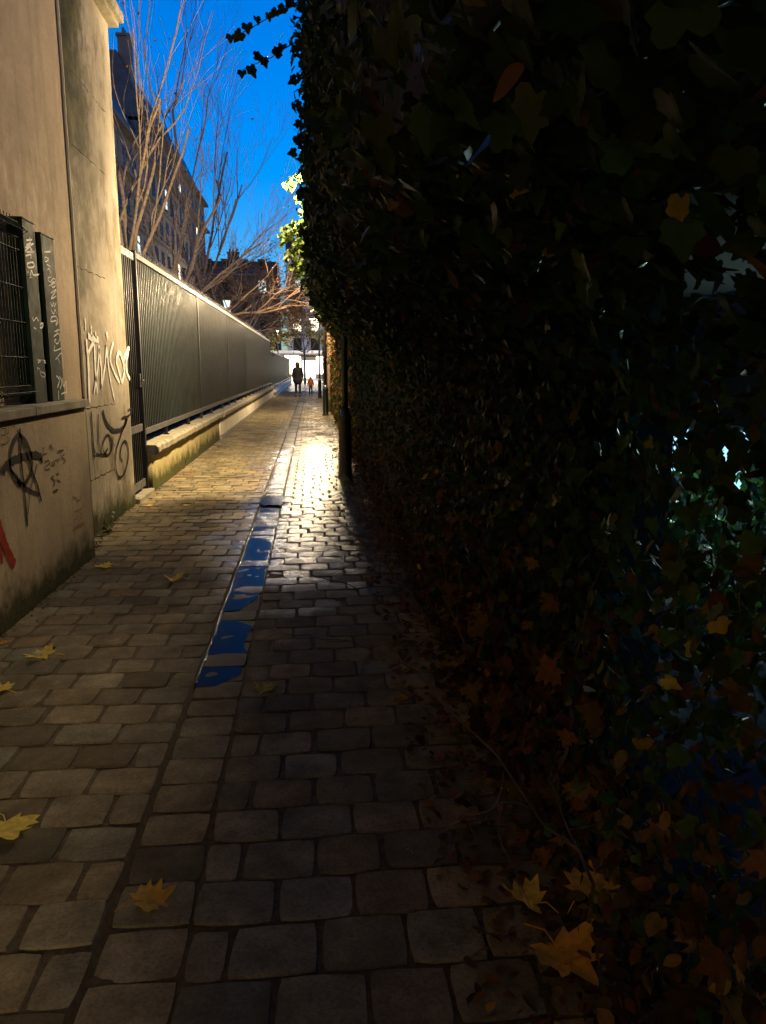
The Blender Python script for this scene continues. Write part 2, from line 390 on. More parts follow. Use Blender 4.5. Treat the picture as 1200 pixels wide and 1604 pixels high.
def gutter_film(ya, yb, wl, wr, seed, z, label, rows=60):
    V = []; F = []
    for i in range(rows):
        t = i/(rows-1); yy = ya + (yb-ya)*t; e = min(1, 9*t, 9*(1-t))
        row_ = math.floor(yy/.197); jog = ((row_*7919) % 13)/13
        l = -.605 - wl*e*jog; r_ = -.50 + (.125 + wr*max(0, ((row_*104729) % 11)/11 - .45)*2)*e*(.75+.25*fbm1(yy*3.4, seed))
        V += [(l, yy, z), (l + (r_-l)*.5, yy, z+.0003), (r_, yy, z)]
    for i in range(rows-1): F += [(3*i, 3*i+1, 3*i+4, 3*i+3), (3*i+1, 3*i+2, 3*i+5, 3*i+4)]
    n = len(V)
    V += [(x, y, z-.01) for x, y, z in V]
    for i in range(rows-1): F += [(3*i+3, n+3*i+3, n+3*i, 3*i), (3*i+2, n+3*i+2, n+3*i+5, 3*i+5)]
    o = mesh_obj('puddle', V, F, M['water']); o['kind'] = 'structure'; o['label'] = label
GZ = crown(-.485)
gutter_film(3.72, 4.75, .01, .04, 1, GZ+.0006, 'dark blue film of water at the near end of the gutter')
gutter_film(4.95, 7.2, .02, .22, 2, GZ+.0004, 'long blue film of water in the middle of the gutter')
gutter_film(7.4, 8.7, .02, .06, 3, GZ-.0022, 'short film of water in the gutter before the drain')
gutter_film(9.7, 15, .02, .06, 5, GZ-.0026, 'thin film of water in the gutter beyond the drain')
# trickles caught against both edges of the gutter: rippled, so they glint
m_, nt, b = newmat('trickle_water'); b.inputs['Base Color'].default_value = (.02, .018, .014, 1); b.inputs['Roughness'].default_value = .13; b.inputs['Specular IOR Level'].default_value = 1
bump(nt, b, noise(nt, 75, 4, .7), 1.0, .02); M['trickle'] = m_
def trickle(name, x0, ya, yb, w_, seed, label):
    V = []; F = []; n_ = int((yb-ya)/.016)
    for i in range(n_+1):
        yy = ya + (yb-ya)*i/n_; ww = w_*(.45+.55*abs(fbm1(yy*7, seed)))*(1 if fbm1(yy*2.3, seed+2) > -.7 else .2); xx = x0 + .005*fbm1(yy*5, seed+4)
        z_ = crown(-.485) + .001 + rng.normal(0, .0005)
        for j in range(8):
            a_ = math.pi*j/7; V.append((xx-ww*math.cos(a_), yy, z_ + .0075*math.sin(a_)))
    for i in range(n_):
        for j in range(7): F.append((8*i+j, 8*i+j+1, 8*i+j+9, 8*i+j+8))
    o_ = mesh_obj(name, V, F, M['trickle'], None, True); o_['kind'] = 'structure'; o_['label'] = label
trickle('water', -.603, 3.75, 22, .019, 1, 'glinting trickle along the left edge of the gutter')
trickle('water', -.366, 5.2, 22, .012, 7, 'thinner glinting trickle along the right edge of the gutter')
# ================================================================== LEFT WALLS
XL, XP, XU = -1.8, -2.0, -2.012
YC, YP0, YP1 = 6.47, 7.2, 8.90
# strokes painted on a wall that faces +x
def catmull(p, n=8):
    out = []
    for i in range(len(p)-1):
        a0 = p[max(i-1, 0)]; a1 = p[i]; a2 = p[i+1]; a3 = p[min(i+2, len(p)-1)]
        for t in [j/n for j in range(n)]:
            out.append(tuple(.5*((2*a1[q]) + (-a0[q]+a2[q])*t + (2*a0[q]-5*a1[q]+4*a2[q]-a3[q])*t*t + (-a0[q]+3*a1[q]-3*a2[q]+a3[q])*t**3) for q in range(2)))
    out.append(p[-1]); return out
def strokes(name, parent, mat, x, ox, oy, sc, lst, proud=.0042, smooth=True, wk=1.35):
    mb = MB()
    for st in lst:
        w, pts = st[0]*wk, st[1]
        P2 = [on_x(ox + u/sc, oy + v/sc, x) for u, v in pts]
        if smooth and len(P2) > 2: P2 = catmull(P2)
        elif len(P2) == 2: P2 = [tuple(P2[0][q] + (P2[1][q]-P2[0][q])*t/6 for q in range(2)) for t in range(7)]
        V = []; F = []; k = len(P2)
        for i, p in enumerate(P2):
            d = Vector((P2[min(i+1, k-1)][0]-P2[max(i-1, 0)][0], P2[min(i+1, k-1)][1]-P2[max(i-1, 0)][1]))
            if d.length < 1e-9: d = Vector((1, 0))
            d.normalize(); nrm = Vector((-d.y, d.x)); e = .6 if i in (0, k-1) else 1
            ww = w/2*e*(1+.22*fbm1(i*.7+w*900, 3))
            V += [(x+proud, p[0]+nrm.x*ww, p[1]+nrm.y*ww), (x+proud, p[0]-nrm.x*ww, p[1]-nrm.y*ww)]
        for i in range(k-1): F.append((2*i, 2*i+1, 2*i+3, 2*i+2))
        mb.add(V, F)
    return mb.build(name, mat, parent)
# --- low wall
low = thing('low_wall', 'low beige rendered wall with a black circled letter A and red spray paint', 'wall', (XL, 3, 0))
def at0(o, root):   # keep world coordinates when parented to an Empty that is away from the origin
    o.location = tuple(-v for v in root.location); return o
def wall_face(mb, x, y0, y1, z0, z1, thick, ny=40, nz=14, amp=.004, seed=0):
    # slightly uneven face towards +x, solid behind
    ys = np.linspace(y0, y1, ny); zs = np.linspace(z0, z1, nz); V = []; F = []
    for j, zz in enumerate(zs):
        for i, yy in enumerate(ys):
            e = 0 if j in (0, nz-1) or i in (0, ny-1) else 1
            V.append((x + e*amp*(fbm1(yy*3+zz*2, seed)+.6*fbm1(zz*5-yy*2, seed+2)) - (0 if e else .004), yy, zz))
    for j in range(nz-1):
        for i in range(ny-1): F.append((j*ny+i, j*ny+i+1, (j+1)*ny+i+1, (j+1)*ny+i))
    mb.add(V, F); mb.box(x-thick, x-.006, y0+.002, y1-.002, z0, z1-.002)
mb = MB(); wall_face(mb, XL-.0, -6, YC, -.08, 1.24, .5, 90, 12, .0012, 1)
at0(mb.build('wall_body', M['render'], low, True), low)
mb = MB()
for i in range(10):
    mb.box(XL-.42, XL+.028, -6+i*1.25+.003, min(YC+.02, -6+(i+1)*1.25-.003), 1.245, 1.30+.003*(i % 2), .006)
at0(mb.build('coping', M['coping'], low), low)
g = strokes('graffiti', low, M['black_paint'], XL, 0, 620, 3.75, [
    (.024, [(112,222),(80,265),(60,330),(55,400),(75,470),(120,525)]), (.024, [(110,225),(150,270),(178,340),(185,410),(170,475),(130,525),(95,500)]),
    (.020, [(112,190),(115,300),(125,410),(140,560),(158,768)]), (.018, [(118,230),(150,330),(180,430),(215,520),(240,622)]),
    (.016, [(45,425),(90,470),(150,540),(232,582)]), (.038, [(14,462),(22,425),(60,390),(110,365),(165,352),(212,348),(240,365),(236,388)]),
    (.008, [(215,400),(195,480),(175,560),(160,700)])]); at0(g, low)
g['label'] = 'black spray painted letter A crossed by a bar'
g = strokes('graffiti', low, M['faint_paint'], XL, 0, 640, 6.17, [
    (.007, [(415,370),(412,440),(450,430)]), (.009, [(480,360),(510,392)]), (.006, [(500,345),(478,372),(500,410)]), (.006, [(645,355),(642,395)]),
    (.007, [(430,520),(460,500),(475,530),(440,560),(440,590),(480,580)]), (.007, [(500,510),(495,550),(520,540),(505,512)]), (.007, [(520,560),(525,510),(545,500),(555,520),(560,480),(575,510)]),
    (.012, [(558,415),(612,402)]), (.006, [(585,410),(590,470)]), (.007, [(620,440),(595,470),(628,500),(605,535)]),
    (.009, [(515,655),(495,670),(525,700),(515,745)]), (.011, [(535,645),(562,628)]), (.009, [(545,690),(580,710)]), (.014, [(512,803),(555,785)]),
    (.005, [(0,190),(50,200),(35,260),(0,250)]), (.005, [(75,170),(72,240),(60,240)]), (.005, [(60,270),(85,300),(50,340),(10,345)]), (.005, [(130,110),(140,160),(115,180)])]); at0(g, low)
g['label'] = 'small faint scribbled words'
g = strokes('graffiti', low, M['red_paint'], XL, 0, 620, 3.75, [(.05, [(-30,700),(0,790),(30,880),(50,930),(84,995)]), (.03, [(-40,960),(-8,870),(8,990)])], proud=.0046); at0(g, low)
g['label'] = 'red spray painted strokes'
g = strokes('graffiti', low, M['pink_paint'], XL, 0, 640, 6.17, [
    (.010, [(700,850),(740,880),(745,930)]), (.010, [(775,830),(770,880),(735,890)]), (.006, [(710,1000),(790,965)]), (.006, [(735,980),(740,1060),(710,1070)]),
    (.006, [(760,1000),(790,1030),(770,1060)]), (.005, [(665,980),(670,1080)]), (.018, [(700,1180),(760,1130),(815,1110)])]); at0(g, low)
g['label'] = 'washed-out reddish marks'
# --- upper wall with a window opening behind the mesh panel
up = thing('upper_wall', 'tall tan rendered house wall rising behind the dark mesh panel', 'wall', (XU, 3, 0))
WY0, WY1, WZ0, WZ1 = 2.2, 5.45, 1.40, 2.46
mb = MB()
wall_face(mb, XU, -6, WY0, 1.2, 8.6, .4, 30, 16, .003, 4); wall_face(mb, XU, WY1, YP0-.004, 1.2, 8.6, .4, 12, 16, .003, 4); wall_face(mb, XU, 6.2, YP0-.004, -.08, 1.199, .4, 6, 8, .003, 5)
wall_face(mb, XU-.0005, WY0, WY1, WZ1, 8.6, .4, 20, 12, .003, 4); wall_face(mb, XU-.0005, WY0, WY1, 1.2, WZ0, .4, 20, 4, .002, 4)
at0(mb.build('wall_body', M['render_upper'], up, True), up)
w = MB(); 
for i in range(5):
    yy = WY0+.02+i*(WY1-WY0-.04)/4; w.box(XU-.22, XU-.16, yy-.02, yy+.02, WZ0, WZ1)
w.box(XU-.22, XU-.165, WY0, WY1, WZ0, WZ0+.05); w.box(XU-.22, XU-.165, WY0, WY1, WZ1-.05, WZ1)
wf = at0(w.build('window', M['black_metal'], up), up)
at0(MB().box(XU-.21, XU-.19, WY0+.01, WY1-.01, WZ0+.01, WZ1-.01).build('pane', M['glass'], wf), wf); wf.children[0].location = (0, 0, 0)
rh = thing('rear_sky_blocker', 'unseen house added behind the photographer to block sky light', 'building', (0, -9, 0))  # added out of view to keep rear sky light off the paving
MB().box(-14, -2.6, -6, 0, -.1, 13).box(2.6, 14, -6, 0, -.1, 13).box(-2.6, 2.6, -6, 0, 3.4, 13).build('wall', M['render_upper'], rh)
# --- mesh panel and its two posts
pan = thing('mesh_panel', 'dark green welded mesh panel with folded top, on the low wall', 'mesh panel', (-1.95, 4, 1.3))
XM = -1.93
mb = MB(); prof = [(0, 1.36), (.055, 1.39), (0, 1.43), (0, 1.80), (0, 2.12), (0, 2.40), (.07, 2.44), (0, 2.50), (0, 2.53)]
yy = 1.2
while yy < 5.62:
    mb.tube([(XM+dx, yy, z) for dx, z in prof], .0034, 5); yy += .052
for z, dx in ((1.375, .0), (1.43, 0), (1.62, 0), (1.85, 0), (2.08, 0), (2.32, 0), (2.40, 0), (2.50, 0)):
    mb.tube([(XM+dx+.006, 1.2, z), (XM+dx+.006, 5.63, z)], .0035, 5)
for z in (1.39, 2.44): mb.tube([(XM+.062, 1.2, z), (XM+.062, 5.63, z)], .0035, 5)
at0(mb.build('mesh', M['green_metal'], pan), pan)
def mpost(y0, y1, zt, tags):
    p = at0(MB().box(XM-.08, XM+.025, y0, y1, 1.303, zt, .005).box(XM-.085, XM+.03, y0-.004, y1+.004, zt, zt+.012, .003).build('post', M['green_metal'], pan), pan)
    if tags:
        g = strokes('graffiti', p, M['white_paint'], XM+.025, 0, 330, 5.013, tags, .0016); g.location = (0, 0, 0)
    return p
ya = on_x(33, 350, XM)[0]; yb = on_x(54, 352, XM)[0]; yc = on_x(63, 362, XM)[0]; yd = on_x(85, 364, XM)[0]
mpost(5.66, 5.90, 2.53, [
    (.009, [(205,232),(250,228)]), (.009, [(230,205),(235,250),(205,270)]), (.010, [(195,290),(262,258)]), (.010, [(238,250),(240,330)]), (.010, [(195,320),(232,285),(260,335)]), (.010, [(205,325),(268,322)]), (.008, [(200,355),(240,345),(240,380)]),
    (.009, [(240,405),(212,418),(222,445),(262,440),(262,410),(240,405)]), (.009, [(215,490),(232,525),(245,470),(262,505),(305,500)]), (.008, [(220,470),(220,510),(245,520)]),
    (.008, [(255,840),(262,865),(285,840),(300,870)]), (.011, [(310,895),(335,885),(330,915),(312,918)]), (.008, [(262,918),(285,930)]),
    (.009, [(292,1175),(355,1178)]), (.006, [(295,1195),(330,1178),(360,1200)]), (.005, [(320,1265),(350,1280),(345,1310),(320,1290),(312,1250),(292,1235),(292,1260)])])
mpost(6.02, 6.30, 2.49, [
    (.007, [(345,325),(395,322)]), (.005, [(350,360),(355,400),(380,380),(350,362)]), (.005, [(365,420),(395,440)]), (.005, [(370,465),(385,455),(395,490)]), (.005, [(400,520),(375,530),(390,560),(420,530),(432,560),(385,590)]),
    (.006, [(400,560),(410,600),(432,590),(425,560),(405,565)]), (.006, [(395,650),(440,620),(400,690),(440,670)]), (.006, [(395,720),(408,750),(420,720),(425,755),(440,720)]),
    (.007, [(400,780),(420,810),(430,775),(445,815)]), (.008, [(440,830),(405,835),(400,870),(440,865),(438,900),(452,870),(440,830)]), (.007, [(425,950),(465,935)]), (.006, [(450,925),(445,965)]),
    (.007, [(420,990),(455,965),(468,1000),(450,1045),(425,1020),(440,1010)]), (.006, [(430,1060),(425,1100),(480,1080)]), (.006, [(435,1170),(485,1120),(495,1240)]), (.005, [(450,1150),(470,1200)]),
    (.010, [(440,1295),(465,1330),(450,1390)]), (.009, [(465,1300),(485,1350),(470,1400)]), (.009, [(485,1310),(500,1380),(520,1340),(522,1445)]), (.008, [(480,1440),(525,1420)]), (.010, [(458,1410),(460,1485)])])
# --- pier
pier = thing('wall_pier', 'stained pale stone pier with a dark cap and white and black graffiti', 'pier', (XP, 7.7, 0))
mb = MB(); wall_face(mb, XP, YP0, YP1, -.08, 4.985, .5, 24, 40, .0025, 8)
at0(mb.build('shaft', M['render_pier'], pier, True), pier)
mb = MB()   # raised corner strip along the far edge
wall_face(mb, XP+.0015, 8.58, YP1+.012, -.04, 4.98, .54, 6, 40, .0022, 12)
st = at0(mb.build('corner_strip', M['render_pier'], pier, True), pier)
mb = MB()   # open joints between the big blocks
m_, nt, b = newmat('open_joint'); b.inputs['Base Color'].default_value = (.02, .015, .008, 1); b.inputs['Roughness'].default_value = .95
M['gap'] = m_
for z0, y0, y1 in ((4.05, 7.42, 8.55), (3.43, 7.32, 8.55), (2.41, 7.25, 8.15), (1.19, 7.22, 8.2), (.54, 7.22, 8.05)):
    pts = [(XP-.001, y0+(y1-y0)*t/24, z0+.010*fbm1(t*.9+z0*7, 2)+.004*fbm1(t*3.1, 5)) for t in range(25)]
    mb.tube(pts, [.002+.007*abs(fbm1(t*1.7+z0, 5)) for t in range(25)], 5)
at0(mb.build('joint', M['gap'], pier), pier)
mb = MB(); pts = [(XP-.004, YP0-.004+.008*fbm1(t*.5, 3), 1.3+t*.125) for t in range(29)]; mb.tube(pts, .011, 6)
at0(mb.build('mortar_bead', M['white_render'], pier), pier)
cap = MB().box(XP-.52, XP+.13, YP0-.0, YP1+.16, 5.05, 5.14, .01).box(XP-.52, XP+.09, YP0, YP1+.11, 4.99, 5.047, .01)
at0(cap.build('cap', M['coping'], pier), pier)
g = strokes('graffiti', pier, M['black_paint'], XP, 0, 620, 3.75, [
    (.016, [(530,90),(540,230),(550,372)]), (.014, [(575,105),(575,260),(588,335),(608,345),(628,310)]), (.010, [(545,300),(560,340),(590,345)]),
    (.013, [(622,230),(600,285),(606,335),(635,345),(652,300),(640,240),(622,230)]), (.010, [(645,240),(668,300)]), (.010, [(662,240),(646,330)]),
    (.024, [(600,85),(618,150),(655,200),(690,205),(722,185),(745,130)]), (.013, [(712,130),(750,118),(772,92),(765,75),(748,88)]),
    (.015, [(745,130),(705,235),(678,330),(678,430),(700,480),(730,445),(750,360),(745,285),(725,268),(706,310),(704,360),(714,386)])], proud=.0085, wk=2.0); at0(g, pier)
g['label'] = 'black looping spray tag ending in a spiral'
g = strokes('graffiti', pier, M['pale_paint'], XP, 0, 320, 3.75, [
    (.028, [(502,790),(512,900),(516,1000),(522,1165)]), (.020, [(512,880),(545,820),(555,960),(568,1110)]), (.018, [(548,1110),(570,960),(580,830)]), (.020, [(575,830),(592,980),(590,1080)]),
    (.020, [(590,1085),(612,950),(622,820)]), (.020, [(622,820),(636,980),(668,1150)]), (.020, [(662,810),(642,900),(664,980),(700,1052)]), (.024, [(712,1050),(700,1000),(680,920),(694,872),(712,900),(726,980),(712,1050)]),
    (.024, [(722,910),(748,848),(756,850)]), (.024, [(750,860),(736,960),(760,1030)])], proud=.0085, wk=2.0); at0(g, pier)
g['label'] = 'pale spray painted letters, tall and overlapping'
g = strokes('graffiti', pier, M['white_paint'], XP, 0, 320, 3.75, [(.016, [(495,665),(498,740)]), (.03, [(512,770),(540,790),(575,795)]), (.02, [(530,712),(532,780)]), (.022, [(555,745),(560,790)]), (.03, [(622,750),(628,795)])], proud=.0085, wk=2.0); at0(g, pier)
# --- gate, sill, fence
gate = thing('metal_gate', 'narrow black barred gate between the pale pier and the first fence post', 'gate', (-2.05, 9.3, .1))
XF = -2.06; GY0, GY1 = 8.93, 9.68
mb = MB(); yy = GY0+.05
while yy < GY1-.02: mb.box(XF-.012, XF+.012, yy-.011, yy+.011, .20, 2.80); yy += .098
at0(mb.build('bars', M['black_metal'], gate), gate)
for z0, z1 in ((2.78, 2.86), (.80, .885), (.13, .22)): at0(MB().box(XF-.022, XF+.022, GY0, GY1, z0, z1, .004).build('rail', M['glint_rail' if z0 > 2 else 'rail'], gate), gate)
at0(MB().box(XF-.024, XF+.024, GY0-.045, GY0-.003, .12, 2.85, .004).build('frame', M['black_metal'], gate), gate)
at0(MB().box(XF+.024, XF+.045, GY1-.10, GY1-.06, 1.32, 1.48, .004).tube([(XF+.03, GY1-.08, 1.4), (XF+.08, GY1-.08, 1.4), (XF+.08, GY1-.17, 1.4)], .008, 8).build('handle', M['rail'], gate), gate)
sill = tag(MB().box(-2.3, -1.955, 8.92, 9.78, -.05, .085, .012).build('stone_sill', M['coping']), 'worn stone sill under the black barred gate', 'sill')
def fence(name, label, y0, y1, x, zb, zt, panel=5.0, first_post=True, spikes=True, mats=('sheet', 'rail')):
    t = thing(name, label, 'fence', (x, y0, zb))
    bars = MB(); yy = y0+.1
    while yy < y1-.03:
        bars.box(x-.010, x+.012, yy-.011, yy+.011, zb, zt); yy += .11
    at0(bars.build('bars', M['black_metal'], t), t)
    if spikes:
        sp = MB(); yy = y0+.15
        while yy < y1-.03: sp.add([(x-.011, yy-.011, zt+.06), (x+.011, yy-.011, zt+.06), (x+.011, yy+.011, zt+.06), (x-.011, yy+.011, zt+.06), (x, yy, zt+.175)], [(0,1,4),(1,2,4),(2,3,4),(3,0,4)]); yy += .11
        at0(sp.build('spikes', M['rail'], t), t)
    n = max(1, round((y1-y0)/panel)); L = (y1-y0)/n
    for i in range(n):
        a0, b0 = y0+i*L+.035, y0+(i+1)*L-.035
        lean = .004*random.uniform(-1, 1)
        at0(MB().add([(x+.003, a0, zb), (x+.003+lean, b0, zb), (x+.003-lean, b0, zt), (x+.003, a0, zt), (x-.001, a0, zb), (x-.001+lean, b0, zb), (x-.001-lean, b0, zt), (x-.001, a0, zt)],
            [(0,1,2,3),(7,6,5,4),(0,4,5,1),(1,5,6,2),(2,6,7,3),(3,7,4,0)]).build('sheet', M[mats[0]], t), t)
        at0(MB().box(x-.03, x+.032, a0-.01, b0+.01, zt, zt+.062, .004).build('rail', M[mats[1]], t), t)
        at0(MB().box(x-.024, x+.026, a0-.01, b0+.01, zb-.07, zb, .004).build('rail', M[mats[1]], t), t)
        for k in (.3, .7):
            yy = a0+(b0-a0)*k; at0(MB().box(x-.02, x+.02, yy-.012, yy+.012, zb-.18, zb-.072).box(x-.04, x+.04, yy-.03, yy+.03, zb-.19, zb-.178).build('bracket', M['black_metal'], t), t)
    for i in range(n+1):
        yy = y0+i*L; big = i == 0 and first_post
        w = .035 if big else .026
        at0(MB().box(x-w, x+w, yy-w, yy+w, .0 if big else zb-.25, zt+.05 + (.03 if big else 0), .004).build('post', M['black_metal'], t), t)
    return t
fence('boundary_fence', 'long dark sheeted steel fence with spikes on the near boundary wall', 9.76, 40.6, XF, .81, 2.82)
fence('boundary_fence', 'second stretch of bluish barred fence, beyond the end of the long one', 40.9, 79, XF-.05, .62, 2.35, 4.8, False, False)
# --- boundary wall
bw = thing('boundary_wall', 'mossy ochre low wall with rough stone coping under the near fence', 'wall', (-2, 9.8, 0))
mb = MB(); wall_face(mb, -1.975, 9.80, 17.0, -.08, .50, .3, 60, 8, .006, 3)
at0(mb.build('wall_body', M['stone'], bw, True), bw)
def rough_coping(y0, y1, x0, x1, z0, z1, seed, ny):
    ys = np.linspace(y0, y1, ny); V = []; F = []
    for yy in ys:
        q = .012*fbm1(yy*4, seed); r_ = .008*fbm1(yy*7, seed+1)
        V += [(x0, yy, z0), (x1+q, yy, z0+r_), (x1+.018+q, yy, z0+.03+r_), (x1+.015+q, yy, z1-.03+r_), (x1-.02+q, yy, z1+r_), (x0, yy, z1)]
    for i in range(ny-1):
        for j in range(6): F.append((i*6+j, i*6+(j+1) % 6, (i+1)*6+(j+1) % 6, (i+1)*6+j))
    F += [tuple(range(5, -1, -1)), tuple((ny-1)*6+j for j in range(6))]
    return MB().add(V, F)
at0(rough_coping(9.76, 17.02, -2.27, -1.90, .50, .62, 4, 90).build('coping', M['coping'], bw), bw)
ww = thing('painted_wall', 'smooth cream painted low wall with a grey foot under the long fence', 'wall', (-2, 17, 0))
mb = MB(); wall_face(mb, -1.95, 17.03, 40.55, .12, .50, .3, 60, 6, .002, 3)
at0(mb.build('wall_body', M['white_render'], ww, True), ww)
at0(MB().box(-2.2, -1.93, 17.04, 40.6, -.08, .118).build('wall_foot', M['skirt'], ww), ww)
at0(rough_coping(17.04, 40.6, -2.27, -1.88, .50, .62, 9, 160).build('coping', M['coping'], ww), ww)
w3 = thing('far_wall', 'pale low wall with a white coping, lower and farther along the alley', 'wall', (-2, 41, 0))
at0(MB().box(-2.25, -1.92, 40.62, 79, -.05, .26, .01).build('wall_body', M['white_render'], w3), w3)
at0(MB().box(-2.28, -1.84, 40.62, 79, .262, .36, .012).build('coping', M['white_render'], w3), w3)
# ================================================================== LAMP POSTS
def lamp_post(loc, label):
    t = thing('lamp_post', label, 'lamp post', loc, 'lamp posts along the ivy side of the alley')
    MB().lathe([(.115, -.02), (.115, .04), (.098, .06), (.092, .12), (.090, .84), (.096, .86), (.096, .90), (.070, .93), (.055, 1.0)], n=20).build('base', M['post_paint'], t, True)
    MB().lathe([(.045, .98), (.042, 2.0), (.034, 3.55), (.034, 3.62)], n=14).build('shaft', M['post_paint'], t, True)
    h = MB().lathe([(.036, 3.60), (.05, 3.64), (.05, 3.68), (.03, 3.70)], n=14).tube([(0, 0, 3.68), (-.03, 0, 3.86), (-.14, .02, 3.97), (-.34, .04, 4.0)], .018, 8).build('bracket', M['post_paint'], t, True)
    s = MB().lathe([(.02, 4.05), (.07, 4.04), (.11, 3.99), (.12, 3.965), (.115, 3.96)], -.34, .04, 24).build('lamp_shade', M['post_paint'], t, True)
    MB().lathe([(.10, 3.956), (.09, 3.93), (.06, 3.915), (.02, 3.91)], -.34, .04, 20).build('lens', M['lens'], s, True)
    return t
LY = [10.9, 25.4, 40.2]
lp = lamp_post((.46, LY[0], 0), 'nearest lamp post, thick black base on the paving with its head lost in ivy')
lps = [lp, dup(lp, (.45, LY[1], 0), 'second lamp post, halfway along the alley before the lit trunk', R(65)), dup(lp, (.43, LY[2], 0), 'far lamp post on the right of the walking child'), dup(lp, (.46, -4.6, 0), 'lamp post standing behind the photographer beside the hedge')]
for i, l in enumerate(lps):
    d = bpy.data.lights.new('street_light', 'POINT'); d.energy = (LAMP_W*3.2, LAMP_W*1.7, LAMP_W*.7, LAMP_W*1.0)[i]; d.color = LAMP_COL; d.shadow_soft_size = .10
    q = bpy.data.objects.new('street_light', d); C.objects.link(q); rz_ = l.rotation_euler.z; q.location = (l.location.x - .34*math.cos(rz_) - .04*math.sin(rz_), l.location.y - .34*math.sin(rz_) + .04*math.cos(rz_), 3.78)
# ================================================================== LEAVES
def leaf_template(kind):
    if kind == 'ivy':
        half = [(0, -.02), (.20, -.20), (.42, -.17), (.52, .02), (.47, .17), (.57, .36), (.42, .47), (.29, .54), (.20, .74), (.09, .93), (0, 1.0)]
    elif kind == 'oval':
        half = [(0, -.05), (.13, -.01), (.25, .12), (.34, .32), (.35, .50), (.28, .70), (.17, .87), (.07, .97), (0, 1.05)]
    else:  # maple
        half = [(0, -.10), (.16, -.22), (.46, -.32), (.40, -.12), (.66, -.02), (.92, .10), (.72, .22), (.80, .42), (.52, .38), (.42, .48), (.56, .72), (.38, .70), (.24, .62), (.20, .80), (.14, .96), (0, 1.12)]
    pts = half + [(-x, y) for x, y in half[-2:0:-1]]
    V = [(0, .28, 0)] + [(x, y, (.20 if kind != 'maple' else .12)*abs(x) - .10*(y-.3)**2) for x, y in pts]
    n = len(pts); F = [(0, 1+i, 1+(i+1) % n) for i in range(n)]
    return np.array(V), np.array(F)
TPL = {k: leaf_template(k) for k in ('ivy', 'oval', 'maple')}
def leaf_cloud(name, mat, parent, kind, pos_, nrm, size, cols, curl=0.0):
    T, FT = TPL[kind]; N = len(pos_); nv = len(T)
    nrm = nrm / (np.linalg.norm(nrm, axis=1, keepdims=True)+1e-9)
    down = rng.normal(0, .7, (N, 3)) + np.array([0, 0, -1.0])
    tip = down - nrm * np.sum(down*nrm, axis=1, keepdims=True); tip /= (np.linalg.norm(tip, axis=1, keepdims=True)+1e-9)
    sd = np.cross(tip, nrm)
    t = T[None].repeat(N, 0).copy()
    t[:, :, 2] += curl*rng.normal(0, .25, (N, 1))*(t[:, :, 0]**2 + (t[:, :, 1]-.3)**2)
    t[:, :, 0] *= rng.uniform(.8, 1.15, (N, 1))
    t *= size[:, None, None]
    V = pos_[:, None] + t[:, :, 0:1]*sd[:, None] + t[:, :, 1:2]*tip[:, None] + t[:, :, 2:3]*nrm[:, None]
    F = (FT[None] + (np.arange(N)*nv)[:, None, None]).reshape(-1, 3)
    cc = np.repeat(np.concatenate([cols, np.ones((N, 1))], 1), nv, 0)
    return mesh_obj(name, V.reshape(-1, 3), F, mat, parent, False, cc)
def green_cols(N, dark=1.0, yellow=.03):
    base = np.array([[.030, .060, .014]]) * rng.uniform(.5, 1.7, (N, 1)) * dark
    base[:, 0] *= rng.uniform(.7, 1.6, N)
    k = rng.random(N) < yellow; base[k] = np.array([.42, .30, .04])*rng.uniform(.4, 1, (k.sum(), 1))
    return base
def brown_cols(N):
    b0 = np.array([[.16, .075, .025]])*rng.uniform(.35, 1.7, (N, 1)); b0[:, 1] *= rng.uniform(.7, 1.35, N)
    k = rng.random(N) < .06; b0[k] = np.array([.50, .27, .04])*rng.uniform(.5, 1, (k.sum(), 1)); return b0
# ------------------------------------------------------------------ the ivy: where its face stands
def sstep(t): t = np.clip(t, 0, 1); return t*t*(3-2*t)
def vn(y, z, s):  # cheap lumpy field
    return (np.sin(y*1.7+s)*np.cos(z*2.3+s*2) + .6*np.sin(y*4.1+z*2.2+s*3) + .4*np.cos(z*6.2-y*3.1+s) + .25*np.sin(y*9.3-z*8.1+s*5)) / 2.25
def face_x(y, z):
    z1 = 1.45 + .022*y + .028*np.maximum(0, y-11); z2 = 1.90 + .052*y
    lower = .70 + .07*vn(y, z, 1.0)
    upper = .04 + .10*vn(y, z, 2.0) + .02*np.maximum(0, z-3.4)
    # hollow around the nearest lamp head
    t = sstep((z - z1)/(z2 - z1))
    x = lower*(1-t) + upper*t
    # beyond the first lamp the mass stands back; bulges are shaped to shade the paving
    x = x + (.50*sstep((y-11.6)/1.0) - .42*np.exp(-((y-19.5)/2.2)**4) - .05*np.exp(-((y-9.3)/.7)**2) - .13*np.exp(-((y+3.3)/.5)**2))*t
    for ly in LY[:2] + [-4.6]:
        hol = np.exp(-((y-ly-.1)/.7)**2 - ((z-3.5)/.75)**2); x = x + .75*hol
    return x
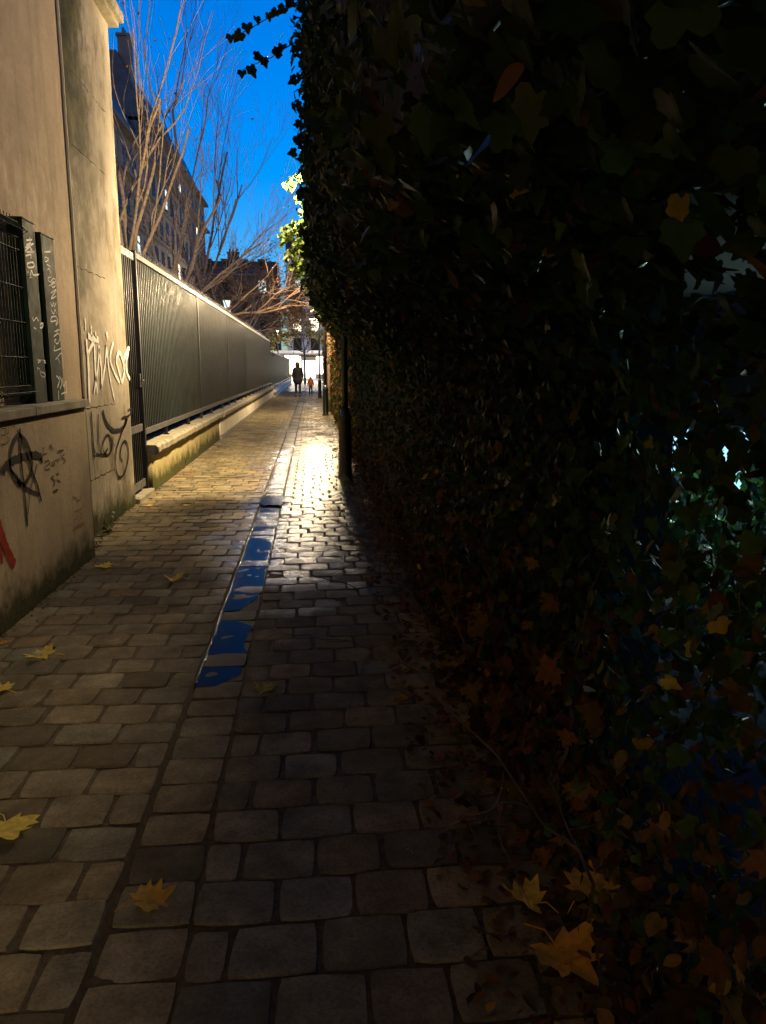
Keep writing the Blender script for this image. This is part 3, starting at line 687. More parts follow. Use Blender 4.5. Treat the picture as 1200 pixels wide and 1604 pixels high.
def shell_points(N, y0, y1, z0, z1, dens=lambda y: 1.0, depth=.14, fx=None):
    fx = fx or face_x; out = []
    while sum(map(len, out)) < N:
        y = rng.uniform(y0, y1, N); z = rng.uniform(z0, z1, N); k = rng.random(N) < dens(y); y, z = y[k], z[k]
        d = rng.exponential(depth, len(y)) - .03
        e = .02; x = fx(y, z)
        gy = (fx(y+e, z)-fx(y-e, z))/(2*e); gz = (fx(y, z+e)-fx(y, z-e))/(2*e)
        n = np.stack([-np.ones_like(x), gy, gz], 1); n /= np.linalg.norm(n, axis=1, keepdims=True)
        # sample evenly over the tilted surface
        w = np.sqrt(1+gy**2+np.minimum(gz, 6)**2)/3.5; k = rng.random(len(x)) < np.clip(w, .18, 1)
        p = np.stack([x, y, z], 1) - n*d[:, None]
        out.append(np.concatenate([p, n], 1)[k])
    o = np.concatenate(out)[:N]; return o[:, :3], o[:, 3:]
def rand_n(n, amt): return n + rng.normal(0, amt, n.shape)
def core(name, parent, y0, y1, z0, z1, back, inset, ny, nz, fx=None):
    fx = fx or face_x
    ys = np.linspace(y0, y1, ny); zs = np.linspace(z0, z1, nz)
    Yg, Zg = np.meshgrid(ys, zs); Xf = fx(Yg, Zg) + np.where(Yg < -2.2, .05, inset) + .05*vn(Yg*2.3, Zg*2.9, 4)  # unseen rear end set shallower to stop lamp light leaking through
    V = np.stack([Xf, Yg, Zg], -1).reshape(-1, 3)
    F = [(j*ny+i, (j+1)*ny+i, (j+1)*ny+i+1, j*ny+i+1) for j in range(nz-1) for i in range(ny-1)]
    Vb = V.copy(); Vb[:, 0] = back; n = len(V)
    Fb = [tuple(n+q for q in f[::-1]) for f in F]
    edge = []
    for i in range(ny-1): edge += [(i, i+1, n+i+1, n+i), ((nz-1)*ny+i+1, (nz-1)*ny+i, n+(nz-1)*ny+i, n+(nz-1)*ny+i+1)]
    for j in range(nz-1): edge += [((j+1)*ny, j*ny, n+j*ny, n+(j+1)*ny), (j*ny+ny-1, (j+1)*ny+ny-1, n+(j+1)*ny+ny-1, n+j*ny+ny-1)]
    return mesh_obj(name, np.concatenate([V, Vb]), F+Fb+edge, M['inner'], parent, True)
# near hedge: thin enough in places to see through to the garden; ivy overhang above it
hedge = thing('ivy_hedge', 'near hedge of ivy and dry brown leaves along the right of the paving', 'hedge', (.75, 4, 0))
canopy = thing('ivy_canopy', 'dark mass of ivy overhanging the path and arching above the hedge', 'ivy', (.6, 5, 2))
far_hedge = thing('ivy_hedge', 'far ivy hedge with orange lit leaves between the lamp posts', 'hedge', (.75, 20, 0))
far_canopy = thing('ivy_canopy', 'far ivy mass hanging over the second lamp post', 'ivy', (.6, 20, 2))
D = lambda y: np.clip(2.6/np.maximum(y, 2.2), .12, 1)
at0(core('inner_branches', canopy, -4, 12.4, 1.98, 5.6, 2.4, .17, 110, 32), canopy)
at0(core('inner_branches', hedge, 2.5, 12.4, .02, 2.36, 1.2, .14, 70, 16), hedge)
p, n = shell_points(20000, 1.0, 12.6, 1.45, 5.8, D); at0(leaf_cloud('foliage', M['ivy'], canopy, 'ivy', p, rand_n(n, .55), rng.uniform(.024, .042, len(p))*np.clip(p[:, 1]/4, .8, 1.4), green_cols(len(p), .85, 0)), canopy)
p, n = shell_points(9000, 7.0, 12.4, 1.9, 4.8, lambda y: 1.0); at0(leaf_cloud('foliage', M['ivy'], canopy, 'ivy', p, rand_n(n, .55), rng.uniform(.03, .058, len(p)), green_cols(len(p), 1.2)), canopy)
p, n = shell_points(6500, -4, 1.2, 1.3, 5.8); at0(leaf_cloud('foliage', M['ivy'], canopy, 'ivy', p, rand_n(n, .5), rng.uniform(.026, .045, len(p)), green_cols(len(p), .7, 0)), canopy)
hp, hn = shell_points(22000, .3, 12.6, .03, 1.9, D, .16)
q_ = (hp[:, 1] > 2.1) | (rng.random(len(hp)) < .72); hp, hn = hp[q_], hn[q_]
k = rng.random(len(hp)) < np.clip((hp[:, 2]-.1)/1.1, .12, .9); 
at0(leaf_cloud('foliage', M['ivy'], hedge, 'ivy', hp[k], rand_n(hn[k], .6), rng.uniform(.024, .046, k.sum()), green_cols(k.sum(), .9, .02)), hedge)
k = ~k; at0(leaf_cloud('dry_leaves', M['dry'], hedge, 'oval', hp[k], rand_n(hn[k], .8), rng.uniform(.025, .055, k.sum()), brown_cols(k.sum())*.6, 1.2), hedge)
p, n = shell_points(1500, -4, .4, .03, 1.9); at0(leaf_cloud('foliage', M['ivy'], hedge, 'ivy', p, rand_n(n, .6), rng.uniform(.05, .09, len(p)), green_cols(len(p))), hedge)
# far hedge and far canopy
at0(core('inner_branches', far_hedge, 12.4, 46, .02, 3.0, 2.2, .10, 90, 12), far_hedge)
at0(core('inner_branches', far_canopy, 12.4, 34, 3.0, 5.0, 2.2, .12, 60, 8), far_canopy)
p, n = shell_points(12000, 12.4, 46, .03, 3.1, lambda y: np.clip(16/y, .3, 1), .1)
k = rng.random(len(p)) < .5
at0(leaf_cloud('foliage', M['ivy'], far_hedge, 'ivy', p[k], rand_n(n[k], .6), rng.uniform(.05, .09, k.sum()), green_cols(k.sum(), 1, .1)), far_hedge)
at0(leaf_cloud('dry_leaves', M['dry'], far_hedge, 'oval', p[~k], rand_n(n[~k], .7), rng.uniform(.05, .10, (~k).sum()), brown_cols((~k).sum()), 1), far_hedge)
p, n = shell_points(7000, 12.4, 34, 2.6, 5.2, lambda y: np.clip(16/y, .3, 1), .1); at0(leaf_cloud('foliage', M['ivy'], far_canopy, 'ivy', p, rand_n(n, .6), rng.uniform(.05, .09, len(p)), green_cols(len(p))), far_canopy)
# loose sprays of ivy standing off the face, leaves alternating on a thin stem
def spray(pts, nl, size, parent, cols=None, seed=0):
    pts = [Vector(q) for q in pts]; mb = MB(); mb.tube(pts, [.004*(1-.6*i/(len(pts)-1)) for i in range(len(pts))], 5)
    s = at0(mb.build('spray', M['twig'], parent), parent)
    P_ = []; N_ = []
    for i in range(nl):
        t = (i+.5)/nl*(len(pts)-1); a_ = int(t); q = pts[a_].lerp(pts[min(a_+1, len(pts)-1)], t-a_)
        P_.append((q.x+rng.normal(0, .014), q.y+rng.normal(0, .02), q.z+rng.normal(0, .014)+.01)); N_.append((rng.normal(0, .35), -1, rng.normal(.1, .4)))
    sz = rng.uniform(.75, 1.25, nl)*size
    c_ = green_cols(nl, .9, 0) if cols is None else cols(nl)
    l = leaf_cloud('leaf_cluster', M['ivy'], s, 'ivy', np.array(P_), np.array(N_), sz, c_); return s
def pt(u, v, y): x, z = on_y(u, v, y); return (x, y, z)
spray([pt(492, 0, 4.5), pt(470, 2, 4.45), pt(440, 12, 4.4), pt(425, 25, 4.4), pt(400, 40, 4.35), pt(378, 52, 4.3), pt(355, 57, 4.3)], 10, .050, canopy)
spray([pt(490, 55, 4.6), pt(470, 62, 4.5), pt(447, 75, 4.45), pt(425, 90, 4.4), pt(400, 100, 4.4), pt(374, 112, 4.4)], 11, .052, canopy)
spray([pt(495, 20, 4.6), pt(475, 10, 4.5), pt(455, 2, 4.5), pt(440, -6, 4.5)], 6, .042, canopy)
spray([pt(492, 85, 4.6), pt(475, 105, 4.55), pt(458, 128, 4.5)], 5, .045, canopy)
spray([pt(492, 150, 4.9), pt(478, 170, 4.8), pt(468, 205, 4.8), pt(462, 225, 4.8)], 8, .035, canopy)
for (u, v) in ((490, 40), (488, 95), (486, 135), (483, 165), (480, 190), (478, 215), (480, 240)):
    a0 = pt(u+12, v-10, 5.0); spray([a0, pt(u-2, v, 4.9), pt(u-15, v+12, 4.85)], 7, .045, canopy)
# sprays around the lamp head; lamplight put into their paler leaf colour
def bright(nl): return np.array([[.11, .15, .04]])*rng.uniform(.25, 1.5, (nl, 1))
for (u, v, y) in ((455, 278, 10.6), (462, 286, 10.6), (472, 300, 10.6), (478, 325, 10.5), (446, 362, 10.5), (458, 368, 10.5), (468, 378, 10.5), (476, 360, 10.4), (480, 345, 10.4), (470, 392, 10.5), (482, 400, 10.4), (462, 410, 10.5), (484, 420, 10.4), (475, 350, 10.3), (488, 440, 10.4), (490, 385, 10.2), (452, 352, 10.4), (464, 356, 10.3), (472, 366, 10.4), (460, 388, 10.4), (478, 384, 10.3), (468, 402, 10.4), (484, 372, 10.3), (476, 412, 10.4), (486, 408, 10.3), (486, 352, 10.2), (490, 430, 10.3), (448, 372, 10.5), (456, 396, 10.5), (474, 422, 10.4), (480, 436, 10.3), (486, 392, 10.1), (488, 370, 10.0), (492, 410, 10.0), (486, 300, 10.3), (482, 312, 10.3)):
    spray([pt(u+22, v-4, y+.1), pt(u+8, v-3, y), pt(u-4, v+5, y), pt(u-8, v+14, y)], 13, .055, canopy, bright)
# a few turned leaves
def single_leaves(lst, parent, kind='oval'):
    for (u, v, y, s, col) in lst:
        d = Vector(ray(u, v)); t = .6
        while t < 14 and t*d.x < float(face_x(np.array(t*d.y), np.array(EYE+t*d.z))) - .03: t += .02
        P_ = np.array([[t*d.x, t*d.y, EYE+t*d.z]]); s = s*t/9
        o_ = leaf_cloud('turned_leaf', M['dry'], parent, kind, P_, np.array([[-.6, -.7, .3]])+rng.normal(0, .2, (1, 3)), np.array([s]), np.array([col]), 1); at0(o_, parent)
single_leaves([(717, 273, 2.6, .05, (.8, .36, .05)), (660, 245, 2.6, .055, (.30, .32, .03)), (592, 293, 3, .05, (.4, .2, .03)), (540, 270, 4, .06, (.3, .15, .03))], canopy)
single_leaves([(680, 545, 3, .06, (.2, .12, .02)), (682, 612, 3, .06, (.35, .22, .04)), (684, 735, 3, .06, (.3, .2, .03)), (655, 884, 4, .07, (.8, .5, .05)), (780, 760, 2.6, .08, (.35, .22, .03)), (776, 785, 2.6, .07, (.28, .28, .03))], hedge)
# stems and brambles in the hedge
def bramble(mb, p0, d0, L, r, depth, seedn=0):
    pts = [Vector(p0)]; d = Vector(d0).normalized(); n = 7
    for i in range(n):
        d = (d + Vector((random.gauss(0, .22), random.gauss(0, .22), random.gauss(-.04, .22)))).normalized(); pts.append(pts[-1] + d*L/n)
    mb.tube(pts, [r*(1-.75*i/n) for i in range(n+1)], 5, False)
    if depth > 0:
        for k in range(random.randint(2, 3)):
            i = random.randint(1, n-1); dd = (d + Vector((random.gauss(0, .8), random.gauss(0, .8), random.gauss(.1, .7)))).normalized(); bramble(mb, pts[i], dd, L*.6, r*.55, depth-1)
mb = MB()
for i in range(24):
    y = random.uniform(1.4, 7); x = random.uniform(.66, .85)
    bramble(mb, (x, y, random.uniform(0, .5)), (random.gauss(.06, .12), random.gauss(0, .4), 1), random.uniform(.5, 1.3), .006, 2)
for i in range(26):
    y = random.uniform(1.0, 6); bramble(mb, (.8, y, random.uniform(1.4, 3.2)), (random.gauss(.15, .2), random.gauss(0, .6), random.gauss(.2, .6)), random.uniform(.5, 1.0), .006, 1)
at0(mb.build('branches', M['twig'], hedge), hedge)
# big dry plane leaves hanging low in the hedge
N = 260; y = rng.uniform(1.0, 4.6, N); z = rng.beta(1.3, 2.6, N)*1.15; x = .72 + rng.uniform(-.06, .2, N)
at0(leaf_cloud('dry_leaves', M['dry'], hedge, 'maple', np.stack([x, y, z], 1), np.stack([-np.ones(N), rng.normal(-.5, .6, N), rng.normal(.3, .6, N)], 1), rng.uniform(.03, .075, N), brown_cols(N)*.85, 1.4), hedge)
# litter along the foot of the hedge
N = 5200; y = rng.uniform(.6, 1, N); y = .8 + rng.exponential(7, N); y = y[y < 42]; N = len(y)
x = .80 + rng.normal(0, .2, N); x = np.where(x < .36, .36+rng.uniform(0, .3, N), x)
lz = np.where(x < PATH_R, .035, .03 + .05*np.clip((x-.6)*1.2, 0, 1)) + rng.uniform(0, .03, N)
lit = leaf_cloud('leaf_litter', M['dry'], None, 'oval', np.stack([x, y, lz], 1), np.stack([rng.normal(0, .45, N), rng.normal(0, .45, N), np.ones(N)], 1), rng.uniform(.02, .055, N), brown_cols(N)*.9, 1.3)
tag(lit, 'brown leaf litter along the foot of the hedge', None, kind='stuff')
# ------------------------------------------------------------------ fallen leaves, one object each
def fallen(u, v, size, rot, col, label, curl=.5, yaw_tilt=(0, 0), zoff=0.0, kind='maple'):
    size *= 1.22
    x, y = on_g(u, v, .02)
    T, FT = TPL[kind]; bm = bmesh.new(); vs_ = []
    outline = [Vector((a[0], a[1], 0)) for a in T[1:]]
    cen = Vector((0, .28, 0)); n = len(outline); rings = [cen]; V = [cen]; 
    for rr in (.35, .7, 1.0):
        for q in outline: V.append(cen.lerp(q, rr))
    F = [(0, 1+i, 1+(i+1) % n) for i in range(n)]
    for k_ in range(2):
        for i in range(n): F.append((1+k_*n+i, 1+(k_+1)*n+i, 1+(k_+1)*n+(i+1) % n, 1+k_*n+(i+1) % n))
    rs = random.Random(int(u*7+v)); ph = rs.uniform(0, 6); out = []
    for q in V:
        dd = (q-cen); r_ = dd.length; an = math.atan2(dd.y, dd.x)
        z = curl*(.30*r_*r_*(1+.9*math.sin(2*an+ph)) + .10*r_*math.sin(5*an+ph*2)) + .06*abs(math.cos(an*2.5))*r_
        out.append(Vector((q.x*(1-.12*curl*r_), q.y*(1-.12*curl*r_), z))*size)
    o_ = mesh_obj('fallen_leaf', out, F, M['dry'], None, True, [(*tuple(ch*(1 if i else .8) for ch in col), 1) for i in range(len(out))])
    st_ = MB().tube([(0, 0, .004), (0, -.35*size, .012+.1*size*curl), (.12*size, -.8*size, .004)], [.0022, .0018, .0014], 5).build('stem', M['dry'], o_)
    a_ = st_.data.color_attributes.new('Col', 'FLOAT_COLOR', 'POINT'); a_.data.foreach_set('color', [c_ for _ in st_.data.vertices for c_ in (*col, 1)])
    zmin = min(q.z for q in out); o_.location = (x, y, crown(x) + .002 + zoff - min(0, zmin)); o_.rotation_euler = (R(yaw_tilt[0]), R(yaw_tilt[1]), R(rot))
    tag(o_, label, 'leaf', 'yellow leaves fallen on the paving'); return o_
YL = (.80, .62, .12); YO = (.55, .32, .05); YB = (.42, .24, .05)
fallen(72, 1030, .100, 80, YL, 'pale yellow fallen leaf with spread points, below the mossy wall foot')
fallen(2, 1086, .085, 60, YL, 'small yellow leaf cut by the left edge of the photo, above the big one', .4)
fallen(170, 889, .085, 95, YL, 'yellow leaf lying by the end of the low wall', .3)
fallen(278, 909, .090, 70, (.72, .56, .12), 'curled yellow leaf on the pale setts left of the gutter', 1.0)
fallen(422, 1078, .078, 110, (.50, .42, .06), 'crumpled yellow leaf just right of the near end of the water', 1.1)
fallen(10, 1294, .100, -150, YL, 'large golden leaf with a long stem at the left edge', .3)
fallen(222, 1402, .082, -70, YO, 'dull orange leaf alone on the dark lower paving', .8)
fallen(237, 794, .07, 100, YL, 'yellow leaf by the stone sill of the gate', .3)
fallen(293, 793, .045, 30, YL, 'tiny yellow leaf on the paving in front of the ochre wall', .4)
fallen(7, 1011, .04, 30, YO, 'tiny orange leaf on the mossy edge of the paving', .4)
fallen(642, 1338, .014, 20, (.7, .5, .15), 'tiny pale scrap of leaf on the dark paving', .4, kind='oval')
fallen(872, 1510, .115, 205, (.80, .40, .05), 'big dark orange leaf in the lower right corner, pointing down', .7, (0, 0), .03)
fallen(918, 1456, .10, -60, (.80, .45, .06), 'orange leaf leaning on the right of the big dark one', .6, (8, 0), .10)
fallen(832, 1448, .080, 70, (.85, .55, .08), 'folded amber leaf on the left of the big dark one', 1.2, (18, 10), .05)
fallen(440, 1010, .03, 20, YB, 'small brown leaf on a sett right of the water', .7)
# ------------------------------------------------------------------ weed at the foot of the pier
wd = thing('weed', 'small green weed growing where the pier meets the paving', 'weed', (-1.93, 7.35, .0))
mb = MB(); pp = []; nn = []
for i in range(9):
    a_ = random.uniform(0, 6.28); h_ = random.uniform(.08, .22); tip = Vector((.05*math.cos(a_)+.04, .12*math.sin(a_), h_)); mb.tube([(0, 0, 0), tip*.55+Vector((0, 0, .02)), tip], .0025, 5)
    for t in (.4, .6, .8, 1): pp.append(tip*t); nn.append((random.gauss(.5, .5), random.gauss(-.3, .5), random.gauss(.5, .4)))
st_ = mb.build('stem', M['twig'], wd)
leaf_cloud('foliage', M['ivy'], wd, 'oval', np.array([tuple(q) for q in pp]), np.array(nn), rng.uniform(.02, .04, len(pp)), np.array([[.07, .11, .025]])*rng.uniform(.6, 1.4, (len(pp), 1)))
wd2 = thing('weed', 'low brownish weed in the corner past the end of the low wall', 'weed', (-1.90, 6.75, .0))
mb = MB(); pp = []; nn = []
for i in range(8):
    a_ = random.uniform(0, 6.28); tip = Vector((.05*math.cos(a_)+.03, .14*math.sin(a_), random.uniform(.03, .09))); mb.tube([(0, 0, 0), tip], .002, 5)
    for t in (.5, .8, 1): pp.append(tip*t); nn.append((random.gauss(.5, .5), random.gauss(-.3, .5), random.gauss(.5, .4)))
mb.build('stem', M['twig'], wd2)
leaf_cloud('foliage', M['ivy'], wd2, 'oval', np.array([tuple(q) for q in pp]), np.array(nn), rng.uniform(.02, .035, len(pp)), np.array([[.09, .08, .03]])*rng.uniform(.6, 1.4, (len(pp), 1)))
# moss cushion along the wall foot
N = 5000; y = rng.uniform(-1, 9.5, N); x0 = np.where(y < YC, XL, XP); x = x0 + rng.exponential(.03, N); z = rng.exponential(.02, N)
mo = leaf_cloud('moss', M['ivy'], None, 'oval', np.stack([x, y, z], 1), np.stack([np.ones(N)*.6, rng.normal(0, .6, N), np.ones(N)*.6], 1), rng.uniform(.006, .016, N), np.array([[.035, .045, .012]])*rng.uniform(.5, 1.6, (N, 1)))
tag(mo, 'dark green moss along the wall foot', None, kind='stuff')
# ================================================================== DRAIN
dr = thing('drain', 'round iron drain full of dark water in the middle of the gutter', 'drain', (-.45, 9.15, GZ-.004))
mb = MB(); n = 32
for k in range(-7, 8):
    w_ = math.sqrt(max(0, .19**2-(k*.026)**2)); mb.box(-w_, w_, k*.026-.007, k*.026+.007, -.004, .010)
mb.build('grate', M['black_metal'], dr)
ring = MB(); V = []; F = []
for r_, z_ in ((.19, .012), (.225, .014), (.24, .0), (.19, -.01)):
    for j in range(n): V.append((r_*math.cos(2*math.pi*j/n), r_*math.sin(2*math.pi*j/n), z_))
for i in range(3):
    for j in range(n): F.append((i*n+j, (i+1)*n+j, (i+1)*n+(j+1) % n, i*n+(j+1) % n))
ring.add(V, F).build('rim', M['black_metal'], dr, True)
puddle('puddle', [(-.455+(.20+.05*fbm1(j*1.3, 4))*math.cos(2*math.pi*j/28), 9.15+(.34+.10*fbm1(j*1.1, 6))*math.sin(2*math.pi*j/28)) for j in range(28)], .0105, 'dark round pool of water over the drain')
# ================================================================== TREES (bare, behind the fence)
def grow(mb, p, d, L, r, depth, spread, upw, segs=6, kids=(3, 4), thin=.62, wob=.10, tips=None, decay=.68):
    pts = [Vector(p)]; d = Vector(d).normalized()
    for i in range(segs):
        d = (d + Vector((random.gauss(0, wob), random.gauss(0, wob), random.gauss(0, wob)+upw))).normalized(); pts.append(pts[-1] + d*L/segs)
    rr = [max(.0028, r*(1-(1-thin)*i/segs)) for i in range(segs+1)]
    mb.tube(pts, rr, 6 if r > .02 else (4 if r > .008 else 3), False)
    if depth <= 0:
        if tips is not None: tips.append(pts[-1])
        return
    for k in range(random.randint(*kids)):
        i = random.randint(max(1, segs//3), segs); ax = Vector((random.gauss(0, 1), random.gauss(0, 1), random.gauss(0, .5)))
        dd = (d + ax.normalized()*spread*random.uniform(.5, 1.2)).normalized()
        grow(mb, pts[i], dd, L*decay*random.uniform(.75, 1.15), max(.003, rr[i]*.6), depth-1, spread, upw, segs, kids, thin, wob, tips, decay)
def tree(label, base, limbs, trunk, mat, leaves=0, cols=brown_cols, ls=1.0, name='bare_tree', group='bare trees behind the fence', depth=3, spread=.5, upw=.03, kids=(3, 4), wob=.1, decay=.68):
    t = thing(name, label, 'tree', base, group); random.seed(int(base[1]*10+3))
    mb = MB(); mb.tube([(0, 0, -.1), (trunk[0]*.5, trunk[1]*.5, trunk[2]*.5), trunk[:3]], [trunk[3]*1.15, trunk[3], trunk[3]*.8], 10)
    mb.build('trunk', mat, t, True)
    mb = MB(); tips = []
    for (d, L, r) in limbs: grow(mb, trunk[:3], d, L, r, depth, spread, upw, 7, kids, .55, wob, tips, decay)
    mb.build('crown', mat, t, True)
    if leaves and tips:
        P_ = np.array([tuple(random.choice(tips) + Vector((random.gauss(0, .12), random.gauss(0, .12), random.gauss(0, .12)))) for _ in range(leaves)])
        leaf_cloud('dead_leaves', M['dry'], t, 'oval', P_, rng.normal(0, 1, P_.shape), rng.uniform(.04, .09, leaves)*ls, cols(leaves), 1)
    return t
tree('bare yellowish shrubby tree with long whips right behind the barred gate', (-3.62, 16.5, 0), [((-.12, -.05, 1), 3.6, .055), ((.10, .1, 1), 3.9, .055), ((.35, -.1, 1), 3.4, .045), ((.62, .25, .9), 3.2, .04), ((-.3, -.2, .9), 3.0, .045), ((.15, -.3, 1), 3.4, .04)], (0, .1, 3.3, .09), M['bark'], 40, depth=3, spread=.45, upw=.03, kids=(2, 3), wob=.09)
tree('second bare tree with one long arching lit branch above the fence', (-3.6, 20.5, 0), [((.55, -.1, 1), 3.4, .05), ((.2, .2, 1), 3.2, .05), ((.85, .0, .8), 3.0, .04), ((-.3, .2, 1), 3.0, .05)], (.1, 0, 2.7, .09), M['bark'], 40, depth=4, spread=.5, upw=.03, kids=(3, 4), wob=.09)
tree('tall slender purple-grey bare tree reaching highest against the sky', (-4.1, 31, 0), [((0, 0, 1), 6.2, .08), ((.22, 0, 1), 5.2, .06), ((-.22, .1, 1), 5.2, .06), ((.40, -.1, 1), 4.2, .05), ((-.42, .1, 1), 4.2, .05), ((.6, -.2, .9), 3.6, .045)], (.05, 0, 4.4, .15), M['bark_dark'], 0, depth=4, spread=.5, upw=.06, kids=(3, 4), wob=.08, decay=.6)
tree('low spreading bare tree whose branches reach out over the alley', (-3.3, 27, 0), [((1.1, -.1, .55), 2.6, .045), ((1.0, .4, .35), 2.6, .045), ((.7, -.3, .8), 2.6, .045), ((.5, .6, .6), 2.6, .045), ((1.2, .2, .15), 2.1, .04), ((-.3, 0, 1), 2.6, .05)], (.1, 0, 3.0, .09), M['bark_brown'], 90, depth=4, spread=.65, upw=.01, kids=(2, 4), wob=.15)
tree('dense thicket-like tree filling the space behind the middle of the fence', (-3.9, 34, 0), [((.9, -.1, .7), 3.0, .05), ((.2, .3, 1), 3.2, .05), ((1.0, .2, .3), 2.6, .045), ((.5, -.4, .8), 2.8, .045), ((-.6, 0, .8), 2.8, .045)], (.1, 0, 2.8, .1), M['bark_brown'], 2600, depth=4, spread=.7, upw=0, kids=(3, 5), wob=.13)
tree('brown leafy tree over the fence end, beside the walkers', (-3.8, 44, 0), [((.9, -.1, .5), 3.2, .05), ((.4, .3, .9), 3.2, .05), ((.95, .3, .1), 2.4, .045), ((.5, -.4, .6), 2.8, .045), ((-.6, 0, .8), 2.8, .045)], (.1, 0, 3.0, .12), M['bark'], 3000, ls=1.5, depth=3, spread=.75, upw=0, kids=(3, 5), wob=.12)
tree('yellow-lit tree over the bright end of the alley', (-.6, 78, 0), [((.5, 0, 1), 2.6, .06), ((-.5, .2, 1), 2.6, .06), ((.9, 0, .4), 2.2, .05), ((-1, .1, .4), 2.2, .05), ((0, 0, 1), 3, .06)], (0, 0, 3.0, .12), M['bark'], 2600, ls=2.6, cols=lambda n_: np.array([[.34, .30, .11]])*rng.uniform(.5, 1.3, (n_, 1)), name='street_tree', group=None, depth=3, spread=.7, upw=0, kids=(3, 4))
bh = thing('gap_darkening_hedge', 'dark hedge added behind the long sheeted fence to darken its gaps', 'hedge', (-2.9, 25, .1))  # made-up planting that darkens the gap under the fence
N = 9000; y = rng.uniform(9.4, 42, N); z = rng.uniform(.1, 2.3, N); x = -2.55 - rng.exponential(.08, N) + .06*vn(y, z, 3)
at0(leaf_cloud('foliage', M['ivy'], bh, 'oval', np.stack([x, y, z], 1), rand_n(np.tile([1., 0, .2], (N, 1)), .6), rng.uniform(.06, .11, N), green_cols(N, .7, 0)), bh)
at0(MB().box(-3.5, -2.68, 9.3, 42, .05, 2.25, .05).build('inner_branches', M['inner'], bh), bh)
# trunk wrapped in ivy after the second lamp post
tk = thing('leaf_covered_tree', 'slim trunk wrapped in orange lit leaves beyond the second lamp post', 'tree', (.62, 27.6, 0))
MB().tube([(0, 0, -.05), (.02, 0, 2), (-.02, 0, 4.6)], [.09, .08, .06], 9).build('trunk', M['bark'], tk, True)
N = 420; zz = rng.uniform(1.6, 4.4, N); an = rng.uniform(0, 6.28, N); rad = rng.uniform(.08, .24, N)
leaf_cloud('foliage', M['dry'], tk, 'oval', np.stack([rad*np.cos(an), rad*np.sin(an), zz], 1), np.stack([np.cos(an), np.sin(an), rng.normal(0, .5, N)], 1), rng.uniform(.05, .09, N), brown_cols(N)*1.2, 1)
